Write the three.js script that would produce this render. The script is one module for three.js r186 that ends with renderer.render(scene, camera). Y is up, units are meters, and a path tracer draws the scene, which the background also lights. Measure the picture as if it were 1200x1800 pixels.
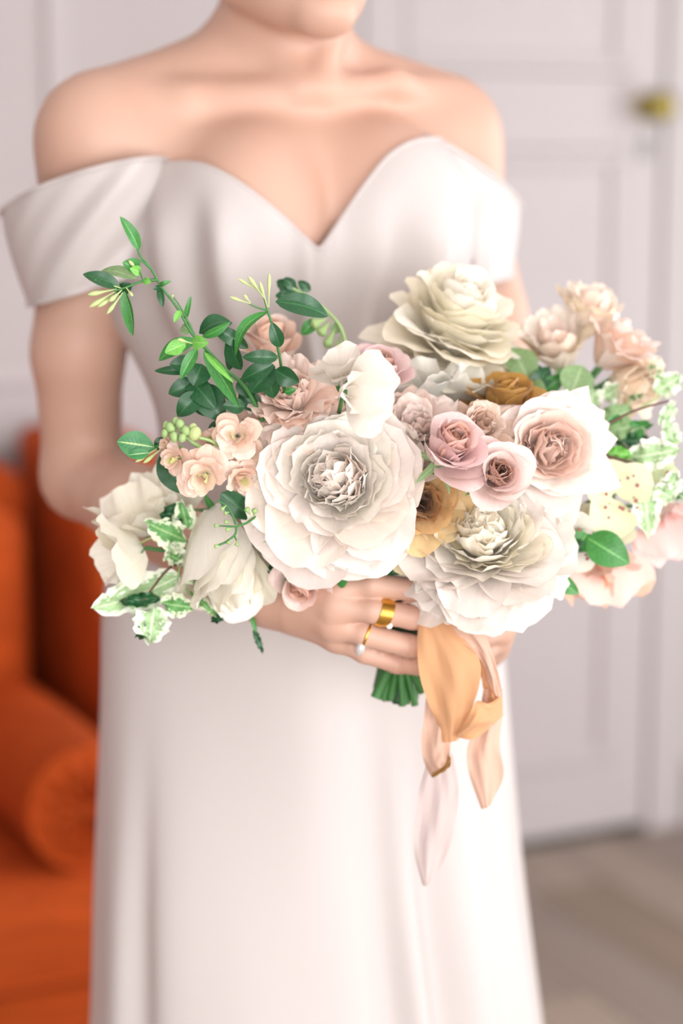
import * as THREE from 'three';
import { mergeGeometries } from 'three/addons/utils/BufferGeometryUtils.js';
import { RoundedBoxGeometry } from 'three/addons/geometries/RoundedBoxGeometry.js';
import { RectAreaLightUniformsLib } from 'three/addons/lights/RectAreaLightUniformsLib.js';
RectAreaLightUniformsLib.init();

// ---------------------------------------------------------------- camera, sky, light, exposure
const scene = new THREE.Scene();
const camera = new THREE.PerspectiveCamera(28, 2 / 3, 0.05, 60);
camera.position.set(0, 1.40, 1.85);
camera.rotation.set(-10 * Math.PI / 180, 0, 0);
camera.updateMatrixWorld(true);
const renderer = new THREE.WebGLRenderer({ antialias: true });
renderer.toneMapping = THREE.LinearToneMapping;
renderer.toneMappingExposure = 1.85;
renderer.shadowMap.enabled = true;
scene.background = new THREE.Color(0.5, 0.54, 0.58);
const F_PX = 900 / Math.tan(14 * Math.PI / 180);
const viewDir = new THREE.Vector3(0, 0, -1).applyQuaternion(camera.quaternion);
// pixel -> point on the plane z = const
function V(px, py, z = 0) {
  const d = new THREE.Vector3((px - 600) / F_PX, (900 - py) / F_PX, -1).applyQuaternion(camera.quaternion);
  return d.multiplyScalar((z - camera.position.z) / d.z).add(camera.position);
}
function onFloor(px, py) {
  const d = new THREE.Vector3((px - 600) / F_PX, (900 - py) / F_PX, -1).applyQuaternion(camera.quaternion);
  return d.multiplyScalar(-camera.position.y / d.y).add(camera.position);
}
const camInv = camera.matrixWorld.clone().invert();
function toPx(p) { const q = p.clone().applyMatrix4(camInv); return [600 + F_PX * q.x / -q.z, 900 - F_PX * q.y / -q.z]; }
camera.focus = V(620, 860, 0.375).sub(camera.position).dot(viewDir);
camera.userData.fStop = 2.3;

// the room stands turned by 26 degrees; room coordinates: back wall z = 0, right wall x = XR
const ROOM_TURN = 26 * Math.PI / 180;
const ROOM_O = onFloor(1131, 1459);
const XR = 1.15, XL = -4.4, ZF = 4.6, CEIL = 3.1;
const roomMat = new THREE.Matrix4().makeRotationY(ROOM_TURN).setPosition(ROOM_O.x, 0, ROOM_O.z);
const RW = (x, y, z) => new THREE.Vector3(x, y, z).applyMatrix4(roomMat);
function windowLight(x, y, z, tx, tz, w, h, power, color) {
  const l = new THREE.RectAreaLight(color, power, w, h);
  l.position.copy(RW(x, y, z)); l.lookAt(RW(tx, y, tz)); l.castShadow = true; scene.add(l);
}
const WIN = { y0: 0.25, y1: 2.25, right: [[0.95, 2.1], [2.6, 3.9]], front: [[-3.6, -2.2], [-1.5, -0.1]] };
const WY = (WIN.y0 + WIN.y1) / 2, WH = WIN.y1 - WIN.y0;
for (const [a, b] of WIN.right) windowLight(XR - 0.03, WY, (a + b) / 2, XR - 2, (a + b) / 2, b - a, WH, 2.4, new THREE.Color(0.99, 0.99, 1.0));
for (const [a, b] of WIN.front) windowLight((a + b) / 2, WY, ZF - 0.03, (a + b) / 2, ZF - 2, b - a, WH, 3.85, new THREE.Color(1.0, 0.99, 0.985));

// ---------------------------------------------------------------- helpers
function rng(seed) { let a = (seed * 2654435761) >>> 0; return () => { a = (a + 0x6D2B79F5) | 0; let t = Math.imul(a ^ (a >>> 15), 1 | a); t = (t + Math.imul(t ^ (t >>> 7), 61 | t)) ^ t; return ((t ^ (t >>> 14)) >>> 0) / 4294967296; }; }
const lerp = (a, b, t) => a + (b - a) * t, clamp = (x, a, b) => Math.min(b, Math.max(a, x));
const sstep = (a, b, x) => { const t = clamp((x - a) / (b - a), 0, 1); return t * t * (3 - 2 * t); };
const taken = {};
function numbered(n) { if (taken[n] === undefined) { taken[n] = 0; return n; } taken[n]++; return n + '_' + String(taken[n]).padStart(3, '0'); }
function thing(name, label, category, pos = new THREE.Vector3(), group) {
  const o = new THREE.Group(); o.name = numbered(name); o.position.copy(pos); scene.add(o);
  o.userData = { label, category }; if (group) o.userData.group = group; return o;
}
function part(name, geo, m, parent, label) {
  const o = new THREE.Mesh(geo, m); o.name = name; o.castShadow = o.receiveShadow = true; parent.add(o);
  if (label) o.userData.label = label; return o;
}
function struct(name, label, category) {
  const o = new THREE.Group(); o.name = name; o.userData = { kind: 'structure', label, category };
  o.position.copy(ROOM_O); o.rotation.y = ROOM_TURN; scene.add(o); return o;
}
const hex = (h) => new THREE.Color(h);
function tex(w, h, fn, srgb = true, rx = 1, ry = 1) {
  const d = new Uint8Array(w * h * 4);
  for (let y = 0; y < h; y++) for (let x = 0; x < w; x++) { const c = fn(x / w, y / h, x, y); d.set([clamp(c[0], 0, 255), clamp(c[1], 0, 255), clamp(c[2], 0, 255), 255], (y * w + x) * 4); }
  const t = new THREE.DataTexture(d, w, h); t.magFilter = THREE.LinearFilter; t.minFilter = THREE.LinearMipmapLinearFilter; t.generateMipmaps = true;
  t.wrapS = t.wrapT = THREE.RepeatWrapping; t.repeat.set(rx, ry); if (srgb) t.colorSpace = THREE.SRGBColorSpace; t.needsUpdate = true; return t;
}
function hash2(x, y) { const s = Math.sin(x * 127.1 + y * 311.7) * 43758.5453; return s - Math.floor(s); }
function vnoise(x, y, per = 1e9) {
  const xi = Math.floor(x), yi = Math.floor(y), fx = x - xi, fy = y - yi, u = fx * fx * (3 - 2 * fx), v = fy * fy * (3 - 2 * fy), m = (a) => ((a % per) + per) % per;
  return lerp(lerp(hash2(m(xi), m(yi)), hash2(m(xi + 1), m(yi)), u), lerp(hash2(m(xi), m(yi + 1)), hash2(m(xi + 1), m(yi + 1)), u), v);
}
function fbm(x, y, per) { return 0.5 * vnoise(x, y, per) + 0.3 * vnoise(x * 2, y * 2, per * 2) + 0.2 * vnoise(x * 4, y * 4, per * 4); }
function box(w, h, d, x, y, z, r = 0.004) { const g = new RoundedBoxGeometry(w, h, d, 2, Math.min(r, w / 2.2, h / 2.2, d / 2.2)); g.translate(x, y, z); return g; }
function grid(nu, nv, fn, closeU = false) {                    // fn(u,v) -> Vector3, u and v in 0..1
  const p = [], uv = [], idx = [];
  for (let j = 0; j <= nv; j++) for (let i = 0; i <= nu; i++) { const q = fn(i / nu, j / nv); p.push(q.x, q.y, q.z); uv.push(i / nu, j / nv); }
  for (let j = 0; j < nv; j++) for (let i = 0; i < nu; i++) { const a = j * (nu + 1) + i, b = a + 1, c = a + nu + 1, d = c + 1; idx.push(a, b, d, a, d, c); }
  const g = new THREE.BufferGeometry(); g.setAttribute('position', new THREE.Float32BufferAttribute(p, 3)); g.setAttribute('uv', new THREE.Float32BufferAttribute(uv, 2)); g.setIndex(idx); g.computeVertexNormals();
  if (closeU) { const n = g.attributes.normal; for (let j = 0; j <= nv; j++) { const a = j * (nu + 1), b = a + nu; const x = n.getX(a) + n.getX(b), y = n.getY(a) + n.getY(b), z = n.getZ(a) + n.getZ(b), l = Math.hypot(x, y, z) || 1; n.setXYZ(a, x / l, y / l, z / l); n.setXYZ(b, x / l, y / l, z / l); } }
  return g;
}
function tube(pts, r, seg = 16, rad = 6, taper = 1) {
  const c = new THREE.CatmullRomCurve3(pts), g = new THREE.TubeGeometry(c, seg, r, rad, false);
  if (taper !== 1) { const pos = g.attributes.position; for (let i = 0; i <= seg; i++) { const q = c.getPointAt(i / seg), k = lerp(1, taper, i / seg); for (let j = 0; j <= rad; j++) { const n = i * (rad + 1) + j; pos.setXYZ(n, q.x + (pos.getX(n) - q.x) * k, q.y + (pos.getY(n) - q.y) * k, q.z + (pos.getZ(n) - q.z) * k); } } }
  return g;
}
function pchip(xs, ys) {                                       // smooth 1-D table
  return (x) => { const n = xs.length; if (x <= xs[0]) return ys[0]; if (x >= xs[n - 1]) return ys[n - 1]; let i = 0; while (x > xs[i + 1]) i++;
    const h = xs[i + 1] - xs[i], t = (x - xs[i]) / h, sl = (k) => k <= 0 ? (ys[1] - ys[0]) / (xs[1] - xs[0]) : k >= n - 1 ? (ys[n - 1] - ys[n - 2]) / (xs[n - 1] - xs[n - 2]) : (ys[k + 1] - ys[k - 1]) / (xs[k + 1] - xs[k - 1]);
    const t2 = t * t, t3 = t2 * t; return (2 * t3 - 3 * t2 + 1) * ys[i] + (t3 - 2 * t2 + t) * h * sl(i) + (-2 * t3 + 3 * t2) * ys[i + 1] + (t3 - t2) * h * sl(i + 1); };
}

// ---------------------------------------------------------------- materials
const wallMap = tex(256, 256, (u, v) => { const n = 244 + 8 * fbm(u * 16, v * 16, 16); return [n, n, n]; });
const M = {};
M.wall = new THREE.MeshStandardMaterial({ color: hex('#bdb5b5'), map: wallMap, roughness: 0.75 });
M.paint = new THREE.MeshStandardMaterial({ color: hex('#beb6b6'), map: wallMap, roughness: 0.5 });
M.ceiling = new THREE.MeshStandardMaterial({ color: hex('#f4f0ee'), roughness: 0.9 });
M.brass = new THREE.MeshStandardMaterial({ color: hex('#93854a'), metalness: 1, roughness: 0.38 });
M.iron = new THREE.MeshStandardMaterial({ color: hex('#8d8a86'), metalness: 0.6, roughness: 0.5 });
M.gold = new THREE.MeshStandardMaterial({ color: hex('#e6b95c'), metalness: 1, roughness: 0.22 });
M.gem = new THREE.MeshPhysicalMaterial({ color: 0xffffff, roughness: 0.02, metalness: 0, transmission: 0.5, thickness: 0.003, ior: 2.2 });
M.pearl = new THREE.MeshPhysicalMaterial({ color: hex('#fbf6f0'), roughness: 0.2, clearcoat: 0.6 });
const grain = tex(512, 128, (u, v) => { const n = fbm(u * 4, v * 48, 1e6) * 0.7 + 0.3 * fbm(u * 16, v * 120, 1e6); const k = 190 + 65 * n; return [k, k, k]; });
M.planks = ['#a08d7c', '#ab998a', '#95826f', '#b2a090', '#9e8e82'].map((c) => new THREE.MeshStandardMaterial({ color: hex(c), map: grain, roughness: 0.5 }));
M.slab = new THREE.MeshStandardMaterial({ color: hex('#4a4038'), roughness: 0.9 });
const velvetMap = tex(256, 256, (u, v) => { const n = 200 + 55 * fbm(u * 12, v * 12, 12); return [n, n, n]; });
M.velvet = new THREE.MeshPhysicalMaterial({ color: hex('#c8521a'), map: velvetMap, roughness: 0.85, specularIntensity: 0.4, sheen: 0.2, sheenColor: hex('#ff8a50'), sheenRoughness: 0.5 });
M.darkwood = new THREE.MeshStandardMaterial({ color: hex('#4a2a1a'), roughness: 0.45 });
const weave = tex(128, 128, (u, v, x, y) => { const k = 236 + 10 * ((x + y) % 2) + 9 * hash2(x, y); return [k, k, k]; }, true);
M.dress = new THREE.MeshPhysicalMaterial({ color: hex('#c4bbb8'), roughness: 0.5, sheen: 0.3, sheenColor: hex('#ffffff'), sheenRoughness: 0.5 });
M.skin = new THREE.MeshPhysicalMaterial({ color: 0xffffff, vertexColors: true, roughness: 0.5, sheen: 0.15, sheenColor: hex('#ffd9c8'), sheenRoughness: 0.6 });
M.nail = new THREE.MeshPhysicalMaterial({ color: hex('#f3cfc6'), roughness: 0.2, clearcoat: 0.5 });
M.hair = new THREE.MeshStandardMaterial({ color: hex('#6b4630'), roughness: 0.5 });
M.eye = new THREE.MeshStandardMaterial({ color: hex('#f4f0ec'), roughness: 0.2 });
M.iris = new THREE.MeshStandardMaterial({ color: hex('#5a4632'), roughness: 0.15 });
M.silk = new THREE.MeshPhysicalMaterial({ color: hex('#dda97c'), roughness: 1, transmission: 0.25, thickness: 0, sheen: 0.4, sheenColor: hex('#ffe8d8'), sheenRoughness: 0.4, side: THREE.DoubleSide });
M.silkTail = new THREE.MeshPhysicalMaterial({ color: hex('#dfb9a4'), roughness: 1, transmission: 0.25, thickness: 0, sheen: 0.4, sheenColor: hex('#ffeee4'), sheenRoughness: 0.4, side: THREE.DoubleSide });
M.silkPale = new THREE.MeshPhysicalMaterial({ color: hex('#dccbc7'), roughness: 1, transmission: 0.35, thickness: 0, side: THREE.DoubleSide });
M.silkEdge = new THREE.MeshStandardMaterial({ color: hex('#b98a3a'), roughness: 0.4 });
const veinMap = tex(256, 256, (u, v) => { const s = fbm((u - 0.5) * 46 * (1.15 - 0.5 * v) + 50, v * 3, 1e6); const n = fbm(u * 10, v * 10, 1e6); const k = 243 + 12 * s + 4 * n; return [k, k, k]; });
const petalCache = {};
function petalMat(c, tr = 0.27) {
  const key = c + tr; if (!petalCache[key]) petalCache[key] = new THREE.MeshPhysicalMaterial({ color: hex(c), map: veinMap, roughness: 1, transmission: tr, thickness: 0, side: THREE.DoubleSide });
  return petalCache[key];
}
function leafMap(body, vein, edge, edgeAmt, seed) {
  const b = hex(body), ve = hex(vein), e = hex(edge), s = (c) => { const k = c.clone().convertLinearToSRGB(); return [k.r * 255, k.g * 255, k.b * 255]; }, B = s(b), W = s(ve), E = s(e);
  return tex(128, 256, (u, v) => { const x = Math.abs(u - 0.5) * 2, side = Math.abs(((v * 9 - x * 2.2) % 1 + 1) % 1 - 0.5), vein1 = sstep(0.09, 0.03, x) * 0.8 + 0.3 * sstep(0.1, 0.02, side) * (1 - x * 0.6), n = 0.86 + 0.28 * fbm(u * 14 + seed, v * 20, 1e6);
    const ed = edgeAmt ? sstep(0.42, 0.62, x + edgeAmt * (fbm(u * 12 + seed, v * 14 + seed, 1e6) - 0.5)) : 0; return [0, 1, 2].map((i) => lerp(lerp(B[i] * n, W[i], vein1), E[i], ed)); });
}
const leafM = (map, r = 0.42) => new THREE.MeshPhysicalMaterial({ map, roughness: r, side: THREE.DoubleSide });
M.leafDark = leafM(leafMap('#1c4f2a', '#39713f', '#000000', 0, 1), 0.36);
M.leafMid = leafM(leafMap('#3a7f38', '#79b866', '#000000', 0, 2), 0.4);
M.leafBright = leafM(leafMap('#6cb04a', '#a0cf74', '#000000', 0, 3), 0.45);
M.leafGrey = leafM(leafMap('#7f9c6a', '#a9bd90', '#000000', 0, 4), 0.6);
M.leafVar = leafM(leafMap('#5f9a55', '#a9c98c', '#eaf0d4', 1.1, 5), 0.55);
M.leafPale = leafM(leafMap('#9fbf8c', '#dce8c8', '#f2f6e6', 1.3, 6), 0.6);
M.leafSplash = leafM(leafMap('#2c7440', '#cfe08a', '#3a8046', 0.4, 7), 0.4);
M.stem = new THREE.MeshStandardMaterial({ color: hex('#3f7a3c'), roughness: 0.5 });
M.stemDark = new THREE.MeshStandardMaterial({ color: hex('#2f5236'), roughness: 0.5 });
M.stemBrown = new THREE.MeshStandardMaterial({ color: hex('#5b3b30'), roughness: 0.55 });
M.stemPale = new THREE.MeshStandardMaterial({ color: hex('#9dbb7a'), roughness: 0.5 });
M.bud = new THREE.MeshStandardMaterial({ color: hex('#b9c788'), roughness: 0.5 });
M.budGreen = new THREE.MeshStandardMaterial({ color: hex('#9cb878'), roughness: 0.55 });
M.cut = new THREE.MeshStandardMaterial({ color: hex('#d9c49a'), roughness: 0.8 });

// ---------------------------------------------------------------- the room
{
  const fl = struct('floor', 'grey brown wooden plank floor of the room', 'floor');
  part('subfloor', box(XR - XL + 0.4, 0.1, ZF + 0.4, (XR + XL) / 2, -0.065, ZF / 2), M.slab, fl);
  const r = rng(11), pw = 0.16, gap = 0.004, variants = {};
  // planks run diagonally to the door, cut to the room's edges
  let row = 0;
  for (let x = XL; x < XR - 0.02; x += pw, row++) {
    let z = -(r() * 0.9);
    while (z < ZF) {
      const len = 1.1 + 0.4 * Math.floor(r() * 3), z0 = Math.max(0, z), z1 = Math.min(ZF, z + len); z += len;
      if (z1 - z0 < 0.06) continue;
      const w = Math.min(pw, XR - x) - gap;
      const g = new THREE.BoxGeometry(w, 0.016, z1 - z0 - gap); const uv = g.attributes.uv, p = g.attributes.position, o = Math.floor(r() * 8) / 8;
      for (let i = 0; i < uv.count; i++) uv.setXY(i, p.getZ(i) / 1.2 + o, p.getX(i) / 0.5 + o);
      const m = part('plank', g, M.planks[Math.floor(r() * 5)], fl); m.position.set(x + pw / 2, -0.0065 - r() * 0.001, (z0 + z1) / 2);
    }
  }
}
{
  // back wall with the panelled door
  const w = struct('wall_back', 'white painted panelled wall behind the bride', 'wall');
  const DX1 = 0.0, DX0 = -0.66, DH = 2.25;
  part('wall_surface', mergeGeometries([box(DX0 - 0.07 - XL, CEIL, 0.12, (XL + DX0 - 0.07) / 2, CEIL / 2, -0.06), box(XR - DX1 - 0.07, CEIL, 0.12, (XR + DX1 + 0.07) / 2, CEIL / 2, -0.06), box(DX1 - DX0 + 0.16, CEIL - DH - 0.07, 0.12, (DX0 + DX1) / 2, (CEIL + DH + 0.07) / 2, -0.06)]), M.wall, w);
  const frame = (x0, x1, y0, y1, t = 0.045, d = 0.014) => mergeGeometries([box(t, y1 - y0, d, x0, (y0 + y1) / 2, d / 2 - 0.004, 0.009), box(t, y1 - y0, d, x1, (y0 + y1) / 2, d / 2 - 0.004, 0.009), box(x1 - x0 + t, t, d, (x0 + x1) / 2, y0, d / 2 - 0.004, 0.009), box(x1 - x0 + t, t, d, (x0 + x1) / 2, y1, d / 2 - 0.004, 0.009)]);
  for (const [a, b, c, d] of [[-1.625, -1.24, 1.02, 2.7], [-1.625, -1.24, 0.25, 0.9], [-2.6, -1.77, 1.14, 2.7], [-2.6, -1.77, 0.25, 1.02], [-3.9, -2.74, 1.14, 2.7], [-3.9, -2.74, 0.25, 1.02], [0.22, 0.95, 0.25, 2.4]]) part('moulding', frame(a, b, c, d), M.paint, w);
  const trim = struct('trim_1', 'white door casing round the panelled door', 'door casing');
  part('jamb', box(0.09, DH + 0.05, 0.13, DX0 - 0.05, DH / 2 + 0.02, -0.058), M.paint, trim);
  part('jamb', box(0.09, DH + 0.05, 0.13, DX1 + 0.05, DH / 2 + 0.02, -0.058), M.paint, trim);
  part('lintel', box(DX1 - DX0 + 0.2, 0.1, 0.16, (DX0 + DX1) / 2, DH + 0.06, -0.04), M.paint, trim);
  const door = struct('door_1', 'white panelled door with a brass knob', 'door');
  const stile = 0.085, cx = (DX0 + DX1) / 2, dw = DX1 - DX0, t = 0.045;
  const yOf = (py) => { const d = new THREE.Vector3((1000 - 600) / F_PX, (900 - py) / F_PX, -1).applyQuaternion(camera.quaternion); const n = new THREE.Vector3(Math.sin(ROOM_TURN), 0, Math.cos(ROOM_TURN)); const k = ROOM_O.clone().setY(0).sub(camera.position.clone().setY(0)).dot(n) / (d.x * n.x + d.z * n.z); return camera.position.y + d.y * k; };
  const rails = [[0.02, yOf(1350)], [yOf(262), yOf(130)], [DH - 0.12, DH]];
  part('stile', box(stile, DH - 0.02, t, DX1 - stile / 2 - 0.002, DH / 2 + 0.01, -0.02), M.paint, door);
  part('stile', box(stile, DH - 0.02, t, DX0 + stile / 2 + 0.002, DH / 2 + 0.01, -0.02), M.paint, door);
  for (const [a, b] of rails) part('rail', box(dw - 2 * stile, b - a, t, cx, (a + b) / 2, -0.02), M.paint, door);
  for (let i = 0; i < 2; i++) {
    const a = rails[i][1], b = rails[i + 1][0], x0 = DX0 + stile, x1 = DX1 - stile;
    part('panel', box(x1 - x0, b - a, 0.014, cx, (a + b) / 2, -0.011), M.paint, door);
    part('panel_moulding', frame(x0 + 0.018, x1 - 0.018, a + 0.018, b - 0.018, 0.034, 0.014).translate(0, 0, -0.004), M.paint, door);
  }
  const lathe = (pts) => new THREE.LatheGeometry(pts.map(([x, y]) => new THREE.Vector2(x, y)), 24).rotateX(Math.PI / 2);
  const ky = yOf(186), kx = -0.042;
  const knob = part('knob', lathe([[0.001, 0], [0.027, 0], [0.027, 0.004], [0.011, 0.008], [0.010, 0.03], [0.024, 0.037], [0.031, 0.05], [0.03, 0.062], [0.02, 0.07], [0.001, 0.072]]), M.brass, door, 'round brass door knob');
  knob.position.set(kx, ky, 0.002);
  const kh = part('keyhole_plate', lathe([[0.001, 0], [0.02, 0], [0.018, 0.004], [0.001, 0.005]]), M.iron, door, 'small grey keyhole cover'); kh.position.set(kx, yOf(260), 0.002); kh.scale.set(0.85, 1.25, 1);
  // baseboards, other walls, ceiling
  const bb = struct('baseboard_back', 'white baseboard under the panelled wall', 'baseboard');
  part('board', mergeGeometries([box(DX0 - 0.1 - XL, 0.14, 0.02, (XL + DX0 - 0.1) / 2, 0.07, 0.01), box(XR - DX1 - 0.1, 0.14, 0.02, (XR + DX1 + 0.1) / 2, 0.07, 0.01)]), M.paint, bb);
  const wr = struct('wall_right', 'white wall with two tall windows', 'wall'), wf = struct('wall_front', 'white wall with two tall windows behind the camera', 'wall');
  const wl = struct('wall_left', 'plain white side wall', 'wall'), ce = struct('ceiling', 'plain white ceiling', 'ceiling');
  part('wall_surface', box(0.12, CEIL, ZF, XL - 0.06, CEIL / 2, ZF / 2), M.wall, wl);
  part('ceiling_surface', box(XR - XL + 0.4, 0.12, ZF + 0.4, (XR + XL) / 2, CEIL + 0.06, ZF / 2), M.ceiling, ce);
  const wallWith = (spans, len0, len1, put) => { const g = [put(len0, len1, 0, WIN.y0), put(len0, len1, WIN.y1, CEIL)]; let c = len0; for (const [a, b] of spans) { g.push(put(c, a, WIN.y0, WIN.y1)); c = b; } g.push(put(c, len1, WIN.y0, WIN.y1)); return mergeGeometries(g); };
  const putR = (a, b, y0, y1) => box(0.12, y1 - y0, b - a, XR + 0.06, (y0 + y1) / 2, (a + b) / 2, 0.001), putF = (a, b, y0, y1) => box(b - a, y1 - y0, 0.12, (a + b) / 2, (y0 + y1) / 2, ZF + 0.06, 0.001);
  part('wall_surface', wallWith(WIN.right, 0, ZF, putR), M.wall, wr);
  part('wall_surface', wallWith(WIN.front, XL, XR, putF), M.wall, wf);
  const glass = new THREE.MeshPhysicalMaterial({ color: 0xffffff, transmission: 1, thickness: 0, roughness: 0.02 });
  let n = 0;
  const win = (a, b, put) => { const o = struct('window_' + (++n), 'tall white framed window lighting the room', 'window'); const y0 = WIN.y0, y1 = WIN.y1;
    part('window_frame', mergeGeometries([put(a, a + 0.05, y0, y1), put(b - 0.05, b, y0, y1), put(a, b, y0, y0 + 0.05), put(a, b, y1 - 0.05, y1), put((a + b) / 2 - 0.02, (a + b) / 2 + 0.02, y0, y1)]), M.paint, o);
    for (let k = 0; k < 2; k++) part('pane', put(k ? (a + b) / 2 : a, k ? b : (a + b) / 2, y0, y1).clone(), glass, o); };
  const thinR = (a, b, y0, y1) => box(0.03, y1 - y0, b - a, XR + 0.08, (y0 + y1) / 2, (a + b) / 2, 0.001), thinF = (a, b, y0, y1) => box(b - a, y1 - y0, 0.03, (a + b) / 2, (y0 + y1) / 2, ZF + 0.08, 0.001);
  for (const [a, b] of WIN.right) win(a, b, thinR);
  for (const [a, b] of WIN.front) win(a, b, thinF);
}

// ---------------------------------------------------------------- the orange velvet sofa
{
  const s = thing('sofa', 'burnt orange velvet sofa standing against the white panelled wall', 'sofa', RW(-2.2, 0, 0.05)); s.rotation.y = ROOM_TURN;
  const X = (x) => x + 2.2, soft = (w, h, d, x, y, z, r, puff = 0) => { const g = new RoundedBoxGeometry(w, h, d, 8, r), p = g.attributes.position; for (let i = 0; i < p.count; i++) { const a = 1 - (2 * p.getX(i) / w) ** 2, b = 1 - (2 * p.getY(i) / h) ** 2, c = 1 - (2 * p.getZ(i) / d) ** 2; p.setXYZ(i, p.getX(i) + Math.sign(p.getX(i)) * puff * b * c * 0.4, p.getY(i) + Math.sign(p.getY(i)) * puff * a * c, p.getZ(i) + Math.sign(p.getZ(i)) * puff * a * b); } g.computeVertexNormals(); g.translate(X(x), y, z); return g; };
  part('back', soft(1.94, 0.62, 0.16, -2.34, 0.585, 0.10, 0.06, 0.01), M.velvet, s);
  part('back_cushion', soft(0.96, 0.46, 0.15, -1.90, 0.62, 0.24, 0.06, 0.03), M.velvet, s);
  part('back_cushion', soft(0.92, 0.46, 0.15, -2.86, 0.62, 0.24, 0.06, 0.03), M.velvet, s);
  // tall scrolled arm at the right-hand end
  const arm = (x) => { const sh = new THREE.Shape(); sh.moveTo(0.02, 0.1); sh.lineTo(0.74, 0.1); sh.quadraticCurveTo(0.78, 0.42, 0.66, 0.5); sh.quadraticCurveTo(0.42, 0.58, 0.34, 0.78); sh.quadraticCurveTo(0.28, 0.9, 0.16, 0.9); sh.lineTo(0.02, 0.9); sh.closePath();
    const g = new THREE.ExtrudeGeometry(sh, { depth: 0.11, bevelEnabled: true, bevelSize: 0.035, bevelThickness: 0.035, bevelSegments: 5, curveSegments: 16 }); g.rotateY(-Math.PI / 2); g.translate(X(x), 0, 0); return g; };
  part('arm', arm(-1.2), M.velvet, s); part('arm', arm(-3.42), M.velvet, s);
  part('seat_cushion', soft(1.0, 0.17, 0.64, -1.9, 0.315, 0.46, 0.06, 0.015), M.velvet, s);
  part('seat_cushion', soft(1.0, 0.17, 0.64, -2.91, 0.315, 0.46, 0.06, 0.015), M.velvet, s);
  part('seat_base', soft(2.1, 0.16, 0.72, -2.38, 0.19, 0.4, 0.03), M.velvet, s);
  part('piping', tube([new THREE.Vector3(X(-3.4), 0.265, 0.775), new THREE.Vector3(X(-2.4), 0.265, 0.775), new THREE.Vector3(X(-1.36), 0.265, 0.775)], 0.008, 8), M.velvet, s);
  for (const [x, z] of [[-1.35, 0.7], [-3.38, 0.7], [-1.35, 0.1], [-3.38, 0.1]]) part('leg', new THREE.CylinderGeometry(0.028, 0.018, 0.12, 12).translate(X(x), 0.06, z), M.darkwood, s);
  // bolster lying along the arm, its gathered round end to the front
  const b = thing('bolster_cushion', 'orange velvet bolster cushion with gathered round end on the sofa', 'cushion', RW(-1.475, 0.49, 0.2)); b.rotation.y = ROOM_TURN;
  const R = 0.088, body = new THREE.LatheGeometry([[0, 0], [0.05, 0.002], [R - 0.012, 0.01], [R, 0.03], [R + 0.004, 0.3], [R, 0.55], [R - 0.004, 0.575]].map(([x, y]) => new THREE.Vector2(x, y)), 40).rotateX(Math.PI / 2);
  part('cover', body, M.velvet, b);
  part('piping', new THREE.TorusGeometry(R - 0.002, 0.006, 8, 40).translate(0, 0, 0.577), M.velvet, b);
  part('gathered_end', grid(96, 10, (u, v) => { const a = u * Math.PI * 2, rr = (R - 0.003) * (1 - v), pl = 0.010 * Math.sin(a * 14) * (1 - v) * v * 4; return new THREE.Vector3(rr * Math.cos(a), rr * Math.sin(a), 0.577 + 0.022 * Math.sin(v * 2.6) - 0.012 * v + pl); }, true), M.velvet, b);
  part('button', new THREE.SphereGeometry(0.013, 14, 10).scale(1, 1, 0.5).translate(0, 0, 0.58), M.velvet, b);
}

// ---------------------------------------------------------------- the bride: distance field helpers
const smin = (a, b, k) => { const h = Math.max(k - Math.abs(a - b), 0) / k; return Math.min(a, b) - h * h * k * 0.25; };
const smax = (a, b, k) => -smin(-a, -b, k);
const cap = (a, b, ra, rb = ra) => { const ax = a.x, ay = a.y, az = a.z, dx = b.x - ax, dy = b.y - ay, dz = b.z - az, l = dx * dx + dy * dy + dz * dz || 1e-9; return (x, y, z) => { const t = clamp(((x - ax) * dx + (y - ay) * dy + (z - az) * dz) / l, 0, 1), ex = x - ax - dx * t, ey = y - ay - dy * t, ez = z - az - dz * t; return Math.sqrt(ex * ex + ey * ey + ez * ez) - ra - (rb - ra) * t; }; };
const ell = (c, rx, ry, rz, yaw = 0) => { const cs = Math.cos(yaw), sn = Math.sin(yaw); return (x, y, z) => { let X = x - c.x, Y = (y - c.y), Z = z - c.z; const a = X * cs - Z * sn, b = X * sn + Z * cs; X = a; Z = b; const k0 = Math.sqrt(X * X / rx / rx + Y * Y / ry / ry + Z * Z / rz / rz), k1 = Math.sqrt(X * X / rx ** 4 + Y * Y / ry ** 4 + Z * Z / rz ** 4); return k1 < 1e-9 ? -Math.min(rx, ry, rz) : k0 * (k0 - 1) / k1; }; };
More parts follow.
